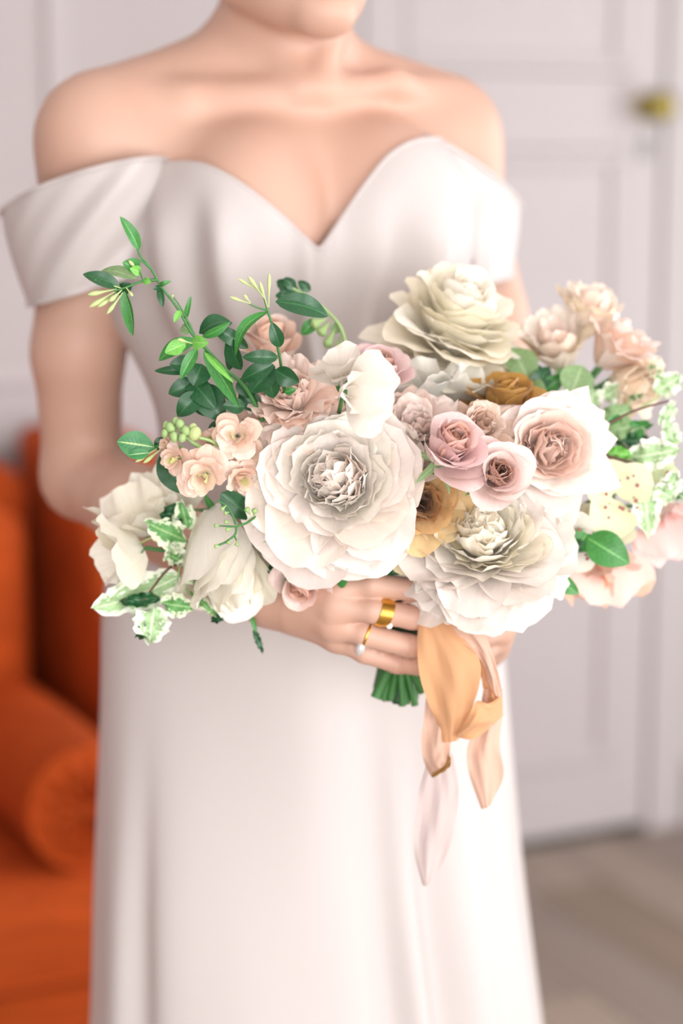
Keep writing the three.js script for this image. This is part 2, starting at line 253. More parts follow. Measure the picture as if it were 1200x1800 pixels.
function nets(f, mn, mx, h, keep) {                           // naive surface nets
  const nx = Math.ceil((mx.x - mn.x) / h) + 1, ny = Math.ceil((mx.y - mn.y) / h) + 1, nz = Math.ceil((mx.z - mn.z) / h) + 1, F = new Float32Array(nx * ny * nz), I = (i, j, k) => (k * ny + j) * nx + i;
  for (let k = 0; k < nz; k++) for (let j = 0; j < ny; j++) for (let i = 0; i < nx;) { const d = f(mn.x + i * h, mn.y + j * h, mn.z + k * h); F[I(i, j, k)] = d; const skip = Math.floor((Math.abs(d) * 0.5) / h) - 2; let n = 1; for (; n < skip && i + n < nx; n++) F[I(i + n, j, k)] = d; i += n; }
  const vid = new Int32Array(nx * ny * nz).fill(-1), P = [], idx = [];
  for (let k = 0; k < nz - 1; k++) for (let j = 0; j < ny - 1; j++) for (let i = 0; i < nx - 1; i++) {
    let cx = 0, cy = 0, cz = 0, n = 0; const v = []; for (let c = 0; c < 8; c++) v.push(F[I(i + (c & 1), j + ((c >> 1) & 1), k + (c >> 2))]);
    let neg = 0; for (const q of v) if (q < 0) neg++; if (!neg || neg === 8) continue;
    for (let a = 0; a < 8; a++) for (const bit of [1, 2, 4]) { if (a & bit) continue; const b = a | bit; if ((v[a] < 0) === (v[b] < 0)) continue; const t = v[a] / (v[a] - v[b]); cx += (a & 1) + (bit === 1 ? t : 0); cy += ((a >> 1) & 1) + (bit === 2 ? t : 0); cz += (a >> 2) + (bit === 4 ? t : 0); n++; }
    const x = mn.x + (i + cx / n) * h, y = mn.y + (j + cy / n) * h, z = mn.z + (k + cz / n) * h; vid[I(i, j, k)] = P.length / 3; P.push(x, y, z);
  }
  const quad = (a, b, c, d, flip) => { if (a < 0 || b < 0 || c < 0 || d < 0) return; if (keep) { const x = (P[a * 3] + P[c * 3]) / 2, y = (P[a * 3 + 1] + P[c * 3 + 1]) / 2, z = (P[a * 3 + 2] + P[c * 3 + 2]) / 2; if (!keep(x, y, z)) return; } flip ? idx.push(a, c, b, a, d, c) : idx.push(a, b, c, a, c, d); };
  for (let k = 1; k < nz - 1; k++) for (let j = 1; j < ny - 1; j++) for (let i = 1; i < nx - 1; i++) {
    const s = F[I(i, j, k)] < 0;
    if (s !== F[I(i + 1, j, k)] < 0) quad(vid[I(i, j - 1, k - 1)], vid[I(i, j, k - 1)], vid[I(i, j, k)], vid[I(i, j - 1, k)], !s);
    if (s !== F[I(i, j + 1, k)] < 0) quad(vid[I(i - 1, j, k - 1)], vid[I(i - 1, j, k)], vid[I(i, j, k)], vid[I(i, j, k - 1)], !s);
    if (s !== F[I(i, j, k + 1)] < 0) quad(vid[I(i - 1, j - 1, k)], vid[I(i, j - 1, k)], vid[I(i, j, k)], vid[I(i - 1, j, k)], !s);
  }
  const used = new Map(), p2 = [], n2 = [], i2 = [], e = h * 0.6;
  for (const a of idx) { if (!used.has(a)) { used.set(a, p2.length / 3); const x = P[a * 3], y = P[a * 3 + 1], z = P[a * 3 + 2]; p2.push(x, y, z); const gx = f(x + e, y, z) - f(x - e, y, z), gy = f(x, y + e, z) - f(x, y - e, z), gz = f(x, y, z + e) - f(x, y, z - e), l = Math.hypot(gx, gy, gz) || 1; n2.push(gx / l, gy / l, gz / l); } i2.push(used.get(a)); }
  const g = new THREE.BufferGeometry(); g.setAttribute('position', new THREE.Float32BufferAttribute(p2, 3)); g.setAttribute('normal', new THREE.Float32BufferAttribute(n2, 3)); g.setIndex(i2); return g;
}

// ---------------------------------------------------------------- the bride
const YAW = 20 * Math.PI / 180, FWD = new THREE.Vector3(Math.sin(YAW), 0, Math.cos(YAW)), LAT = new THREE.Vector3(Math.cos(YAW), 0, -Math.sin(YAW));
// torso and skirt: pixel outline left / right, half depth, centre z
const TORSO = [[160, 330, 690, 0.050, -0.045], [215, 262, 745, 0.074, -0.040], [290, 232, 790, 0.088, -0.035], [380, 222, 808, 0.096, -0.03], [470, 222, 808, 0.098, -0.03], [545, 224, 806, 0.094, -0.03], [640, 276, 786, 0.088, -0.03], [735, 314, 768, 0.084, -0.03], [800, 308, 780, 0.088, -0.03], [900, 256, 830, 0.104, -0.03], [1010, 214, 852, 0.118, -0.03], [1180, 206, 868, 0.122, -0.03], [1500, 195, 898, 0.135, -0.03], [1810, 188, 938, 0.155, -0.03], [2600, 120, 1040, 0.24, -0.03]]
  .map(([py, l, r, b, cz]) => { const L = V(l, py, cz), R = V(r, py, cz), hw = (R.x - L.x) / 2; const a = Math.sqrt(Math.max(hw * hw - (b * Math.sin(YAW)) ** 2, 0.01 ** 2)) / Math.cos(YAW); return { y: (L.y + R.y) / 2, x: (L.x + R.x) / 2, a, b, z: cz }; }).sort((p, q) => p.y - q.y);
const tY = TORSO.map((t) => t.y), tA = pchip(tY, TORSO.map((t) => t.a)), tB = pchip(tY, TORSO.map((t) => t.b)), tX = pchip(tY, TORSO.map((t) => t.x)), tZ = pchip(tY, TORSO.map((t) => t.z));
const TOP = TORSO[TORSO.length - 1].y;
function tubeField(x, y, z) { const X = x - tX(y), Z = z - tZ(y), lx = X * LAT.x + Z * LAT.z, lz = X * FWD.x + Z * FWD.z, a = tA(y), b = tB(y); return (Math.hypot(lx / a, lz / b) - 1) * Math.min(a, b); }
const chestAt = (py, lat, fwd) => { const y = V(520, py, 0).y; return new THREE.Vector3(tX(y), y, tZ(y)).addScaledVector(LAT, lat).addScaledVector(FWD, fwd); };
const brL = ell(chestAt(412, -0.062, 0.062), 0.066, 0.094, 0.066, -YAW), brR = ell(chestAt(398, 0.066, 0.062), 0.065, 0.092, 0.066, -YAW);
function torsoField(x, y, z) { let d = smax(tubeField(x, y, z), y - TOP, 0.06); const b = smin(brL(x, y, z), brR(x, y, z), 0.012); return smin(d, b, 0.03); }
const J = { shL: V(170, 245, 0.015), shR: V(782, 247, -0.10), elL: V(146, 838, -0.035), elR: V(880, 850, -0.075), wrL: V(478, 1038, 0.262), wrR: V(872, 1035, 0.135), nk0: V(505, 165, -0.055), nk1: V(503, -70, -0.025) };
const bodyPrims = [
  [cap(J.nk0, J.nk1, 0.058, 0.054), 0.03],
  [cap(V(452, 112, -0.07), V(205, 205, -0.005), 0.046, 0.03), 0.05], [cap(V(560, 125, -0.095), V(765, 205, -0.105), 0.036, 0.03), 0.05],
  [cap(V(300, 240, -0.035), J.shL, 0.055, 0.05), 0.05], [cap(V(690, 240, -0.10), J.shR, 0.052, 0.047), 0.05],
  [cap(J.shL, V(137, 620, -0.015), 0.05, 0.0405), 0.02], [cap(V(137, 620, -0.015), J.elL, 0.0405, 0.036), 0.015],
  [cap(J.elL, J.elL.clone().lerp(J.wrL, 0.32), 0.036, 0.037), 0.02], [cap(J.elL.clone().lerp(J.wrL, 0.32), J.wrL, 0.037, 0.0235), 0.015],
  [cap(J.shR, V(850, 560, -0.09), 0.047, 0.04), 0.02], [cap(V(850, 560, -0.09), J.elR, 0.04, 0.035), 0.015],
  [cap(J.elR, J.elR.clone().lerp(J.wrR, 0.32), 0.035, 0.036), 0.02], [cap(J.elR.clone().lerp(J.wrR, 0.32), J.wrR, 0.036, 0.0235), 0.015],
  // collar bones and neck cords
  [cap(V(515, 160, 0.016), V(330, 176, 0.022), 0.008, 0.007), 0.03], [cap(V(330, 172, 0.03), V(200, 190, 0.015), 0.008, 0.01), 0.02],
  [cap(V(567, 158, 0.010), V(690, 146, -0.030), 0.008, 0.007), 0.03], [cap(V(690, 142, -0.025), V(775, 170, -0.075), 0.008, 0.01), 0.02],
  [cap(V(528, 150, 0.014), V(440, -20, -0.03), 0.009, 0.014), 0.016], [cap(V(562, 148, 0.012), V(590, 20, -0.02), 0.008, 0.012), 0.014],
];
// hands
function hand(o) {
  const palm = []; for (const [a, b, ra, rb] of o.palm) palm.push(cap(a, b, ra, rb));
  const fingers = o.fingers.map((ch) => { const s = []; for (let i = 0; i + 1 < ch.length; i++) s.push(cap(ch[i][0], ch[i + 1][0], ch[i][1], ch[i + 1][1])); return s; });
  return (x, y, z) => { let d = 1e9; for (const c of palm) d = d > 1e8 ? c(x, y, z) : smin(d, c(x, y, z), 0.014); let best = 1e9; for (const s of fingers) { let q = 1e9; for (const c of s) q = q > 1e8 ? c(x, y, z) : smin(q, c(x, y, z), 0.003); best = Math.min(best, q); } return smin(d, best, 0.008); };
}
const mm = 0.001;
const RF = {                                                   // bride's right hand: chains from knuckle to tip
  index: [[V(596, 1036, 0.309), 10.2 * mm], [V(655, 1029, 0.317), 9.4 * mm], [V(722, 1036, 0.312), 9.0 * mm], [V(764, 1046, 0.295), 8.2 * mm], [V(783, 1054, 0.276), 7.2 * mm]],
  middle: [[V(588, 1066, 0.312), 10.4 * mm], [V(655, 1073, 0.319), 9.8 * mm], [V(724, 1085, 0.313), 9.4 * mm], [V(770, 1092, 0.294), 8.6 * mm], [V(786, 1096, 0.272), 7.4 * mm]],
  ring: [[V(582, 1095, 0.306), 10.0 * mm], [V(640, 1115, 0.313), 9.4 * mm], [V(716, 1135, 0.309), 9.2 * mm], [V(762, 1142, 0.291), 8.2 * mm], [V(780, 1146, 0.272), 7.2 * mm]],
  pinky: [[V(590, 1121, 0.296), 9.2 * mm], [V(640, 1147, 0.302), 8.4 * mm], [V(697, 1166, 0.301), 8.0 * mm], [V(735, 1171, 0.293), 7.2 * mm], [V(751, 1172, 0.285), 6.4 * mm]],
  thumb: [[V(535, 1035, 0.275), 12 * mm], [V(610, 1050, 0.243), 10.5 * mm], [V(672, 1068, 0.226), 9.5 * mm], [V(720, 1080, 0.224), 8 * mm]],
};
const handR = hand({ palm: [[J.wrL, RF.index[0][0], 0.0235, 0.0115], [J.wrL, RF.middle[0][0], 0.0235, 0.0125], [J.wrL, RF.ring[0][0], 0.0225, 0.012], [V(490, 1050, 0.262), RF.pinky[0][0], 0.021, 0.011], [J.wrL, V(545, 1030, 0.272), 0.022, 0.016], [V(530, 1060, 0.275), V(600, 1080, 0.285), 0.019, 0.013]], fingers: Object.values(RF) });
const LF = {                                                   // bride's left hand, from behind the stems
  index: [[V(876, 1108, 0.198), 10 * mm], [V(848, 1118, 0.226), 9.2 * mm], [V(806, 1122, 0.243), 8.8 * mm], [V(778, 1124, 0.238), 8 * mm]],
  middle: [[V(872, 1124, 0.180), 10 * mm], [V(852, 1142, 0.205), 9.4 * mm], [V(812, 1150, 0.222), 9 * mm], [V(782, 1152, 0.222), 8 * mm]],
  ring: [[V(868, 1138, 0.163), 9.6 * mm], [V(840, 1160, 0.185), 9 * mm], [V(800, 1166, 0.20), 8.6 * mm], [V(770, 1166, 0.205), 7.6 * mm]],
  pinky: [[V(860, 1150, 0.148), 8.8 * mm], [V(835, 1174, 0.168), 8 * mm], [V(802, 1180, 0.182), 7.6 * mm], [V(778, 1180, 0.188), 7 * mm]],
  thumb: [[V(880, 1075, 0.19), 12 * mm], [V(845, 1075, 0.232), 10.5 * mm], [V(800, 1078, 0.25), 9 * mm], [V(765, 1080, 0.252), 8 * mm]],
};
const handL = hand({ palm: [[J.wrR, LF.index[0][0], 0.0235, 0.012], [J.wrR, LF.middle[0][0], 0.0235, 0.013], [J.wrR, LF.ring[0][0], 0.0225, 0.0125], [J.wrR, LF.pinky[0][0], 0.021, 0.011], [J.wrR, LF.thumb[0][0], 0.022, 0.014]], fingers: Object.values(LF) });
// head, turned a little to the window side
const HY = 24 * Math.PI / 180, HC = V(514, -143, 0.0), hf = new THREE.Vector3(Math.sin(HY), 0, Math.cos(HY)), hl = new THREE.Vector3(Math.cos(HY), 0, -Math.sin(HY));
const H = (l, u, f) => HC.clone().addScaledVector(hl, l).addScaledVector(hf, f).add(new THREE.Vector3(0, u, 0));
const headPrims = [
  [ell(H(0, 0.045, -0.015), 0.072, 0.088, 0.094, -HY), 0], [ell(H(0, -0.022, 0.03), 0.06, 0.075, 0.055, -HY), 0.03],
  [cap(H(-0.052, -0.06, -0.005), H(-0.012, -0.084, 0.066), 0.014, 0.013), 0.03], [cap(H(0.052, -0.06, -0.005), H(0.012, -0.084, 0.066), 0.014, 0.013), 0.03],
  [ell(H(0, -0.084, 0.074), 0.02, 0.014, 0.016, -HY), 0.02], [cap(H(0, 0.018, 0.087), H(0, -0.022, 0.103), 0.006, 0.009), 0.014],
  [ell(H(-0.011, -0.025, 0.093), 0.008, 0.007, 0.009), 0.006], [ell(H(0.011, -0.025, 0.093), 0.008, 0.007, 0.009), 0.006],
  [ell(H(0, -0.054, 0.083), 0.022, 0.0058, 0.011, -HY), 0.006], [ell(H(0, -0.066, 0.082), 0.018, 0.0068, 0.0115, -HY), 0.005],
  [cap(H(-0.045, 0.026, 0.07), H(-0.012, 0.03, 0.084), 0.007, 0.007), 0.014], [cap(H(0.045, 0.026, 0.07), H(0.012, 0.03, 0.084), 0.007, 0.007), 0.014],
  [ell(H(-0.042, -0.015, 0.058), 0.022, 0.018, 0.02), 0.03], [ell(H(0.042, -0.015, 0.058), 0.022, 0.018, 0.02), 0.03],
  [ell(H(-0.074, 0.0, -0.01), 0.008, 0.03, 0.018, -HY - 0.3), 0.006], [ell(H(0.074, 0.0, -0.01), 0.008, 0.03, 0.018, -HY + 0.3), 0.006],
];
const sockets = [ell(H(-0.032, 0.012, 0.092), 0.018, 0.011, 0.014), ell(H(0.032, 0.012, 0.092), 0.018, 0.011, 0.014)];
function headField(x, y, z) { let d = headPrims[0][0](x, y, z); for (let i = 1; i < headPrims.length; i++) d = smin(d, headPrims[i][0](x, y, z), headPrims[i][1]); for (const s of sockets) d = smax(d, -s(x, y, z), 0.008); return d; }
const boxes = [[V(395, 1240, 0.31), V(830, 985, 0.2)], [V(930, 1240, 0.24), V(740, 1010, 0.1)]].map(([a, b], i) => { const B = new THREE.Box3().setFromPoints([a, b]); if (i === 0) { B.min.set(V(500, 0, 0.26).x, V(0, 1240, 0.3).y, 0.19); B.max.set(V(815, 0, 0.3).x, V(0, 985, 0.3).y, 0.35); } else { B.min.set(V(745, 0, 0.2).x, V(0, 1230, 0.2).y, 0.115); B.max.set(V(925, 0, 0.2).x, V(0, 1030, 0.2).y, 0.29); } return B; });
const headBox = new THREE.Box3(new THREE.Vector3(HC.x - 0.11, V(520, 75, 0).y, -0.14), new THREE.Vector3(HC.x + 0.14, HC.y + 0.16, 0.15)); boxes.push(headBox);
const legPrims = [cap(V(440, 1010, -0.01), new THREE.Vector3(-0.10, 0.52, 0.0), 0.075, 0.052), cap(new THREE.Vector3(-0.10, 0.52, 0), new THREE.Vector3(-0.10, 0.10, -0.02), 0.05, 0.032), cap(new THREE.Vector3(-0.10, 0.085, -0.03), new THREE.Vector3(-0.08, 0.03, 0.13), 0.03, 0.025), cap(V(640, 1010, -0.05), new THREE.Vector3(0.05, 0.52, -0.05), 0.075, 0.052), cap(new THREE.Vector3(0.05, 0.52, -0.05), new THREE.Vector3(0.06, 0.10, -0.07), 0.05, 0.032), cap(new THREE.Vector3(0.06, 0.085, -0.08), new THREE.Vector3(0.09, 0.03, 0.07), 0.03, 0.025)];
const hipY = V(500, 1060, 0).y;
function bodyField(x, y, z) {
  let d = smax(torsoField(x, y, z) , hipY - y, 0.03);
  if (y < hipY + 0.08) for (const c of legPrims) d = smin(d, c(x, y, z), 0.03);
  for (const [c, k] of bodyPrims) { const q = c(x, y, z); if (q < d + k) d = smin(d, q, k); }
  if (y > headBox.min.y - 0.06) d = smin(d, headField(x, y, z), 0.016);
  if (z > 0.1) { d = smin(d, handR(x, y, z), 0.012); d = smin(d, handL(x, y, z), 0.012); }
  return d;
}
const bride = thing('person', 'bride in an off-shoulder white satin gown holding a large bouquet in both hands', 'person', new THREE.Vector3(0, 0, 0));
{
  const inBox = (x, y, z) => boxes.some((b) => x > b.min.x && x < b.max.x && y > b.min.y && y < b.max.y && z > b.min.z && z < b.max.z);
  const gs = [nets(bodyField, new THREE.Vector3(-0.36, -0.005, -0.2), new THREE.Vector3(0.30, headBox.min.y + 0.03, 0.33), 0.0075, (x, y, z) => !inBox(x, y, z) && y < headBox.min.y + 0.012)];
  const pad = (b, p) => [b.min.clone().subScalar(p), b.max.clone().addScalar(p)];
  for (const [i, b] of boxes.entries()) { const h = i === 2 ? 0.004 : 0.0024; const [mn, mx] = pad(b, 0.012); const k = 0.004; gs.push(nets(bodyField, mn, mx, h, (x, y, z) => x > b.min.x - k && x < b.max.x + k && y > b.min.y - k && y < b.max.y + k && z > b.min.z - k && z < b.max.z + k)); }
  const g = mergeGeometries(gs);
  const p = g.attributes.position, col = new Float32Array(p.count * 3), skin = hex('#c8a28e'), rosy = hex('#c3907d'), lip = hex('#c2564a'), c = new THREE.Color();
  const knuckles = [...Object.values(RF), ...Object.values(LF)].flatMap((ch) => [ch[0][0], ch[2][0]]), lipC = H(0, -0.0605, 0.09);
  for (let i = 0; i < p.count; i++) {
    const x = p.getX(i), y = p.getY(i), z = p.getZ(i); let k = 0.35 * fbm(x * 22 + 9, y * 22 + z * 17, 1e6);
    for (const q of knuckles) { const d2 = (q.x - x) ** 2 + (q.y - y) ** 2 + (q.z - z) ** 2; if (d2 < 0.0009) k += 0.4 * Math.exp(-d2 / 0.00012); }
    c.copy(skin).lerp(rosy, clamp(k, 0, 1));
    const q = new THREE.Vector3(x, y, z).sub(lipC), a = q.dot(hl), b2 = q.y, f = q.dot(hf); if (f > -0.014) { const e = (a / 0.022) ** 2 + ((b2 + 0.001) / 0.0125) ** 2; if (e < 1.1) c.lerp(lip, sstep(1.1, 0.8, e)); }
    col.set([c.r, c.g, c.b], i * 3);
  }
  g.setAttribute('color', new THREE.BufferAttribute(col, 3)); part('body', g, M.skin, bride);
  // fingernails
  for (const [ch, s] of [[RF.index, 1], [RF.middle, 1], [RF.ring, 1], [RF.pinky, 1], [LF.index, 1], [LF.middle, 1]]) {
    const n = ch.length, t = ch[n - 1][0], u = t.clone().sub(ch[n - 2][0]).normalize(), r = ch[n - 1][1], out = new THREE.Vector3(1, 0, 1.2).addScaledVector(u, -new THREE.Vector3(1, 0, 1.2).dot(u)).normalize(), sd = new THREE.Vector3().crossVectors(u, out);
    const c0 = t.clone(); part('fingernail', grid(6, 6, (a, b) => { const th = (a - 0.5) * 1.7, v = (b - 0.45) * 0.012, rr = r + 0.0006; return c0.clone().addScaledVector(u, v).addScaledVector(out, rr * Math.cos(th) - (b > 0.7 ? (b - 0.7) * 0.003 : 0)).addScaledVector(sd, rr * Math.sin(th) * (1 - 0.5 * Math.max(0, b - 0.6))); }), M.nail, bride);
  }
  // hair: a low gathered bun
  const hc = H(0, 0.055, -0.02), hair = (x, y, z) => { let d = ell(hc, 0.08, 0.095, 0.103, -HY)(x, y, z); const q = new THREE.Vector3(x, y, z).sub(HC), f = q.dot(hf), u = q.y; d = smax(d, (f - 0.055) * 0.8 - (u - 0.075) * 0.8 + 0.0 , 0.01); d = smax(d, -(u + 0.045) + f * 0.2, 0.01); d = smin(d, ell(H(0, -0.01, -0.115), 0.045, 0.042, 0.035, -HY)(x, y, z), 0.012); return d + 0.0012 * Math.sin(q.dot(hl) * 420 + u * 60); };
  part('hair', nets(hair, new THREE.Vector3(HC.x - 0.15, HC.y - 0.1, -0.2), new THREE.Vector3(HC.x + 0.14, HC.y + 0.18, 0.14), 0.004), M.hair, bride);
  for (const s of [-1, 1]) { const e = part('eye', new THREE.SphereGeometry(0.0115, 20, 14), M.eye, bride); e.position.copy(H(s * 0.032, 0.011, 0.074)); const ir = part('iris', new THREE.SphereGeometry(0.0056, 16, 10).scale(1, 1, 0.4), M.iris, e); ir.position.copy(hf).multiplyScalar(0.0102); ir.rotation.y = HY; }
}
// gown: the shell follows the torso field
{
  const dress = new THREE.Group(); dress.name = 'gown'; dress.userData.label = 'off-white satin wedding gown with folded off-shoulder neckline'; bride.add(dress);
  const NT = 168, NY = 190, yLow = 0.015, yHigh = V(500, 225, 0.05).y;
  const fold = (th, y) => {
    const py = (V(0, 900, 0).y - y) * 1950 + 900, k = sstep(1150, 1800, py), g = (c, w) => { const d = th - c; return Math.exp(-d * d / (2 * w * w)); };
    let d = 0;
    d += k * (-0.012 * g(-0.86 - 0.0 * k, 0.045) + 0.009 * g(-0.98, 0.09) + 0.005 * g(-0.72, 0.1));
    d += k * (0.016 * g(0.60, 0.07) - 0.007 * g(0.46, 0.09) + 0.018 * g(0.98, 0.10) - 0.012 * g(0.78, 0.06)) + 0.008 * k * g(1.35, 0.1);
    for (let i = 0; i < 9; i++) d += k * 0.012 * Math.sin(i * 2.3) * g(1.7 + i * 0.34, 0.12);
    // soft pulls over the bodice
    const b = sstep(760, 600, py) * sstep(300, 420, py);
    d += b * 1.5 * (0.007 * g(-0.70 + (py - 450) * 0.0004, 0.07) + 0.006 * g(-0.34 + (py - 450) * 0.0002, 0.06) - 0.004 * g(-0.5, 0.06) + 0.006 * g(0.12, 0.05) + 0.006 * g(0.9, 0.08) - 0.005 * g(0.72, 0.06));
    return d + 0.0012 * Math.sin(th * 7 + y * 9) * 1;
  };
  const R = [];
  for (let j = 0; j <= NY; j++) {
    const y = lerp(yLow, yHigh, j / NY), row = [];
    for (let i = 0; i < NT; i++) { const th = (i / NT) * Math.PI * 2 - Math.PI, sx = Math.sin(th), cz = Math.cos(th); let r = 0.42; while (r > 0.01 && torsoFieldD(tX(y) + sx * r, y, tZ(y) + cz * r) > 0) r -= 0.005; let lo = r, hi = r + 0.005; for (let k = 0; k < 7; k++) { const m = (lo + hi) / 2; torsoFieldD(tX(y) + sx * m, y, tZ(y) + cz * m) > 0 ? hi = m : lo = m; } row.push(lo + 0.012 + fold(th, y)); }
    R.push(row);
  }
  function torsoFieldD(x, y, z) { let d = tubeField(x, y, z); if (y > 1) d = smin(d, smin(brL(x, y, z), brR(x, y, z), 0.012), 0.03); return d; }
  // the cloth spans the hollow under the bust
  for (let i = 0; i < NT; i++) for (let pass = 0; pass < 30; pass++) for (let j = 1; j < NY; j++) { const m = (R[j - 1][i] + R[j + 1][i]) / 2; if (m > R[j][i]) R[j][i] = lerp(R[j][i], m, 0.4); }
  const Rat = (th, y) => { const a = ((th + Math.PI) / (Math.PI * 2)) * NT, b = clamp((y - yLow) / (yHigh - yLow), 0, 0.99999) * NY, i = Math.floor(a), j = Math.floor(b), fa = a - i, fb = b - j, q = (ii, jj) => R[Math.min(jj, NY)][((ii % NT) + NT) % NT]; return lerp(lerp(q(i, j), q(i + 1, j), fa), lerp(q(i, j + 1), q(i + 1, j + 1), fa), fb); };
  const at = (th, y, e = 0) => { const r = Rat(th, y) + e; return new THREE.Vector3(tX(y) + Math.sin(th) * r, y, tZ(y) + Math.cos(th) * r); };
  const NL = [[150, 306], [200, 300], [250, 293], [300, 288], [350, 290], [400, 311], [450, 345], [500, 386], [540, 424], [562, 438], [584, 412], [610, 374], [650, 318], [690, 272], [740, 247], [800, 250], [850, 278]], nl = pchip(NL.map((q) => q[0]), NL.map((q) => q[1]));
  const topY = (th) => {
    const back = V(500, 300, -0.1).y, k = sstep(1.7, 2.3, Math.abs(th)); let lo = V(500, 560, 0.05).y, hi = yHigh;
    for (let n = 0; n < 24; n++) { const m = (lo + hi) / 2, [px, py] = toPx(at(th, m)); py < nl(px) ? hi = m : lo = m; }
    return lerp((lo + hi) / 2, back, k);
  };
  const waistY = V(500, 770, 0).y, tops = []; for (let i = 0; i <= 240; i++) tops.push(topY(-Math.PI + (i / 240) * Math.PI * 2));
  const top = (u) => { const a = u * 240, i = Math.min(239, Math.floor(a)); return lerp(tops[i], tops[i + 1], a - i); };
  const bodice = grid(240, 70, (u, v) => { const th = -Math.PI + u * Math.PI * 2, y = lerp(waistY, top(u), v); return at(th, y); }, true);
  const edge = []; for (let i = 0; i < 120; i++) { const u = i / 120; edge.push(at(-Math.PI + u * Math.PI * 2, top(u), -0.002)); }
  const rim = new THREE.TubeGeometry(new THREE.CatmullRomCurve3(edge, true), 360, 0.0024, 8, true);
  part('bodice', mergeGeometries([bodice, rim]), M.dress, dress);
  part('skirt', grid(240, 120, (u, v) => at(-Math.PI + u * Math.PI * 2, lerp(yLow, waistY, v)), true), M.dress, dress);
  // folded sleeves worn off the shoulder
  const sleeve = (rows, seed, depthTop, depthBot, z0, arch) => {
    // rows: [t, left px, right px] as [[lx,ly],[rx,ry]]
    const n = rows.length, T = rows.map((r) => r[0]), tab = [0, 1, 2, 3].map((k) => pchip(T, rows.map((r) => [r[1][0], r[1][1], r[2][0], r[2][1]][k])));
    const S = (th, t) => { const L = V(tab[0](t), tab[1](t), z0[0]), Rr = V(tab[2](t), tab[3](t), z0[1]), C = L.clone().lerp(Rr, 0.5), e1 = Rr.clone().sub(L).multiplyScalar(0.5), dz = lerp(depthTop, depthBot, t); const fr = Math.max(0, Math.sin(th)), q = th * 2.2 + t * 3.4 + seed, f = 1 + 0.05 * Math.sin(q * 2.1) + 0.06 * Math.sin(q * 1.1 + 1) + 0.03 * Math.sin(q * 4.3); return C.addScaledVector(e1, -Math.cos(th)).add(new THREE.Vector3(0, arch * fr * (1 - t), Math.sin(th) * dz * f)); };
    const outer = grid(96, 28, (u, v) => S(u * Math.PI * 2, v), true);
    const ed = (t) => { const pts = []; for (let i = 0; i < 60; i++) pts.push(S((i / 60) * Math.PI * 2, t)); return new THREE.TubeGeometry(new THREE.CatmullRomCurve3(pts, true), 120, 0.0022, 8, true); };
    part('sleeve', mergeGeometries([outer, ed(0), ed(1)]), M.dress, dress);
  };
  sleeve([[0, [4, 379], [300, 286]], [0.3, [12, 424], [300, 335]], [0.65, [30, 482], [275, 410]], [1, [50, 535], [245, 478]]], 1, 0.066, 0.054, [0.005, 0.045], 0.014);
  sleeve([[0, [725, 240], [914, 366]], [0.35, [745, 330], [912, 405]], [0.7, [786, 420], [906, 445]], [1, [818, 497], [904, 480]]], 4, 0.062, 0.05, [-0.03, -0.10], 0.012);
}
// rings
{
  const ringOn = (o, a, b, t, r, geoFn) => { const c = a.clone().lerp(b, t); o.position.copy(c); o.quaternion.setFromUnitVectors(new THREE.Vector3(0, 0, 1), b.clone().sub(a).normalize()); };
  const g1 = thing('finger_ring', 'chunky ribbed gold dome ring with a pearl on middle finger', 'ring'); ringOn(g1, RF.middle[1][0], RF.middle[2][0], 0.27);
  const r0 = 0.0102; for (let k = 0; k < 9; k++) { const w = (k - 4) * 0.0011; part('rib', new THREE.TorusGeometry(r0 + 0.0002 + 0.0006 * (1 - Math.abs(k - 4) / 4), 0.00085, 8, 36).rotateX(0.12).translate(0, 0, w), M.gold, g1); }
  part('band', new THREE.CylinderGeometry(r0 - 0.0002, r0 - 0.0002, 0.0094, 36, 1, true).rotateX(Math.PI / 2).rotateY(0.15), M.gold, g1);
  const pe = part('pearl', new THREE.SphereGeometry(0.0026, 16, 12), M.pearl, g1); pe.position.copy(g1.worldToLocal(V(684, 1100, 0.3225)));
  const g2 = thing('finger_ring', 'slim gold engagement ring with pear-cut clear stone on ring finger', 'ring'); ringOn(g2, RF.ring[1][0], RF.ring[2][0], 0.06);
  part('band', new THREE.TorusGeometry(0.0099, 0.0012, 10, 40).rotateY(-0.2), M.gold, g2);
  g2.updateMatrixWorld(true); const st = part('stone', new THREE.OctahedronGeometry(0.0062, 1).scale(0.8, 1.05, 0.7), M.gem, g2, 'sparkling clear stone'); st.position.copy(g2.worldToLocal(V(633, 1140, 0.318)));
  part('setting', new THREE.CylinderGeometry(0.003, 0.0015, 0.004, 8).rotateX(0.5), M.gold, g2).position.copy(g2.worldToLocal(V(635, 1136, 0.315)));
}

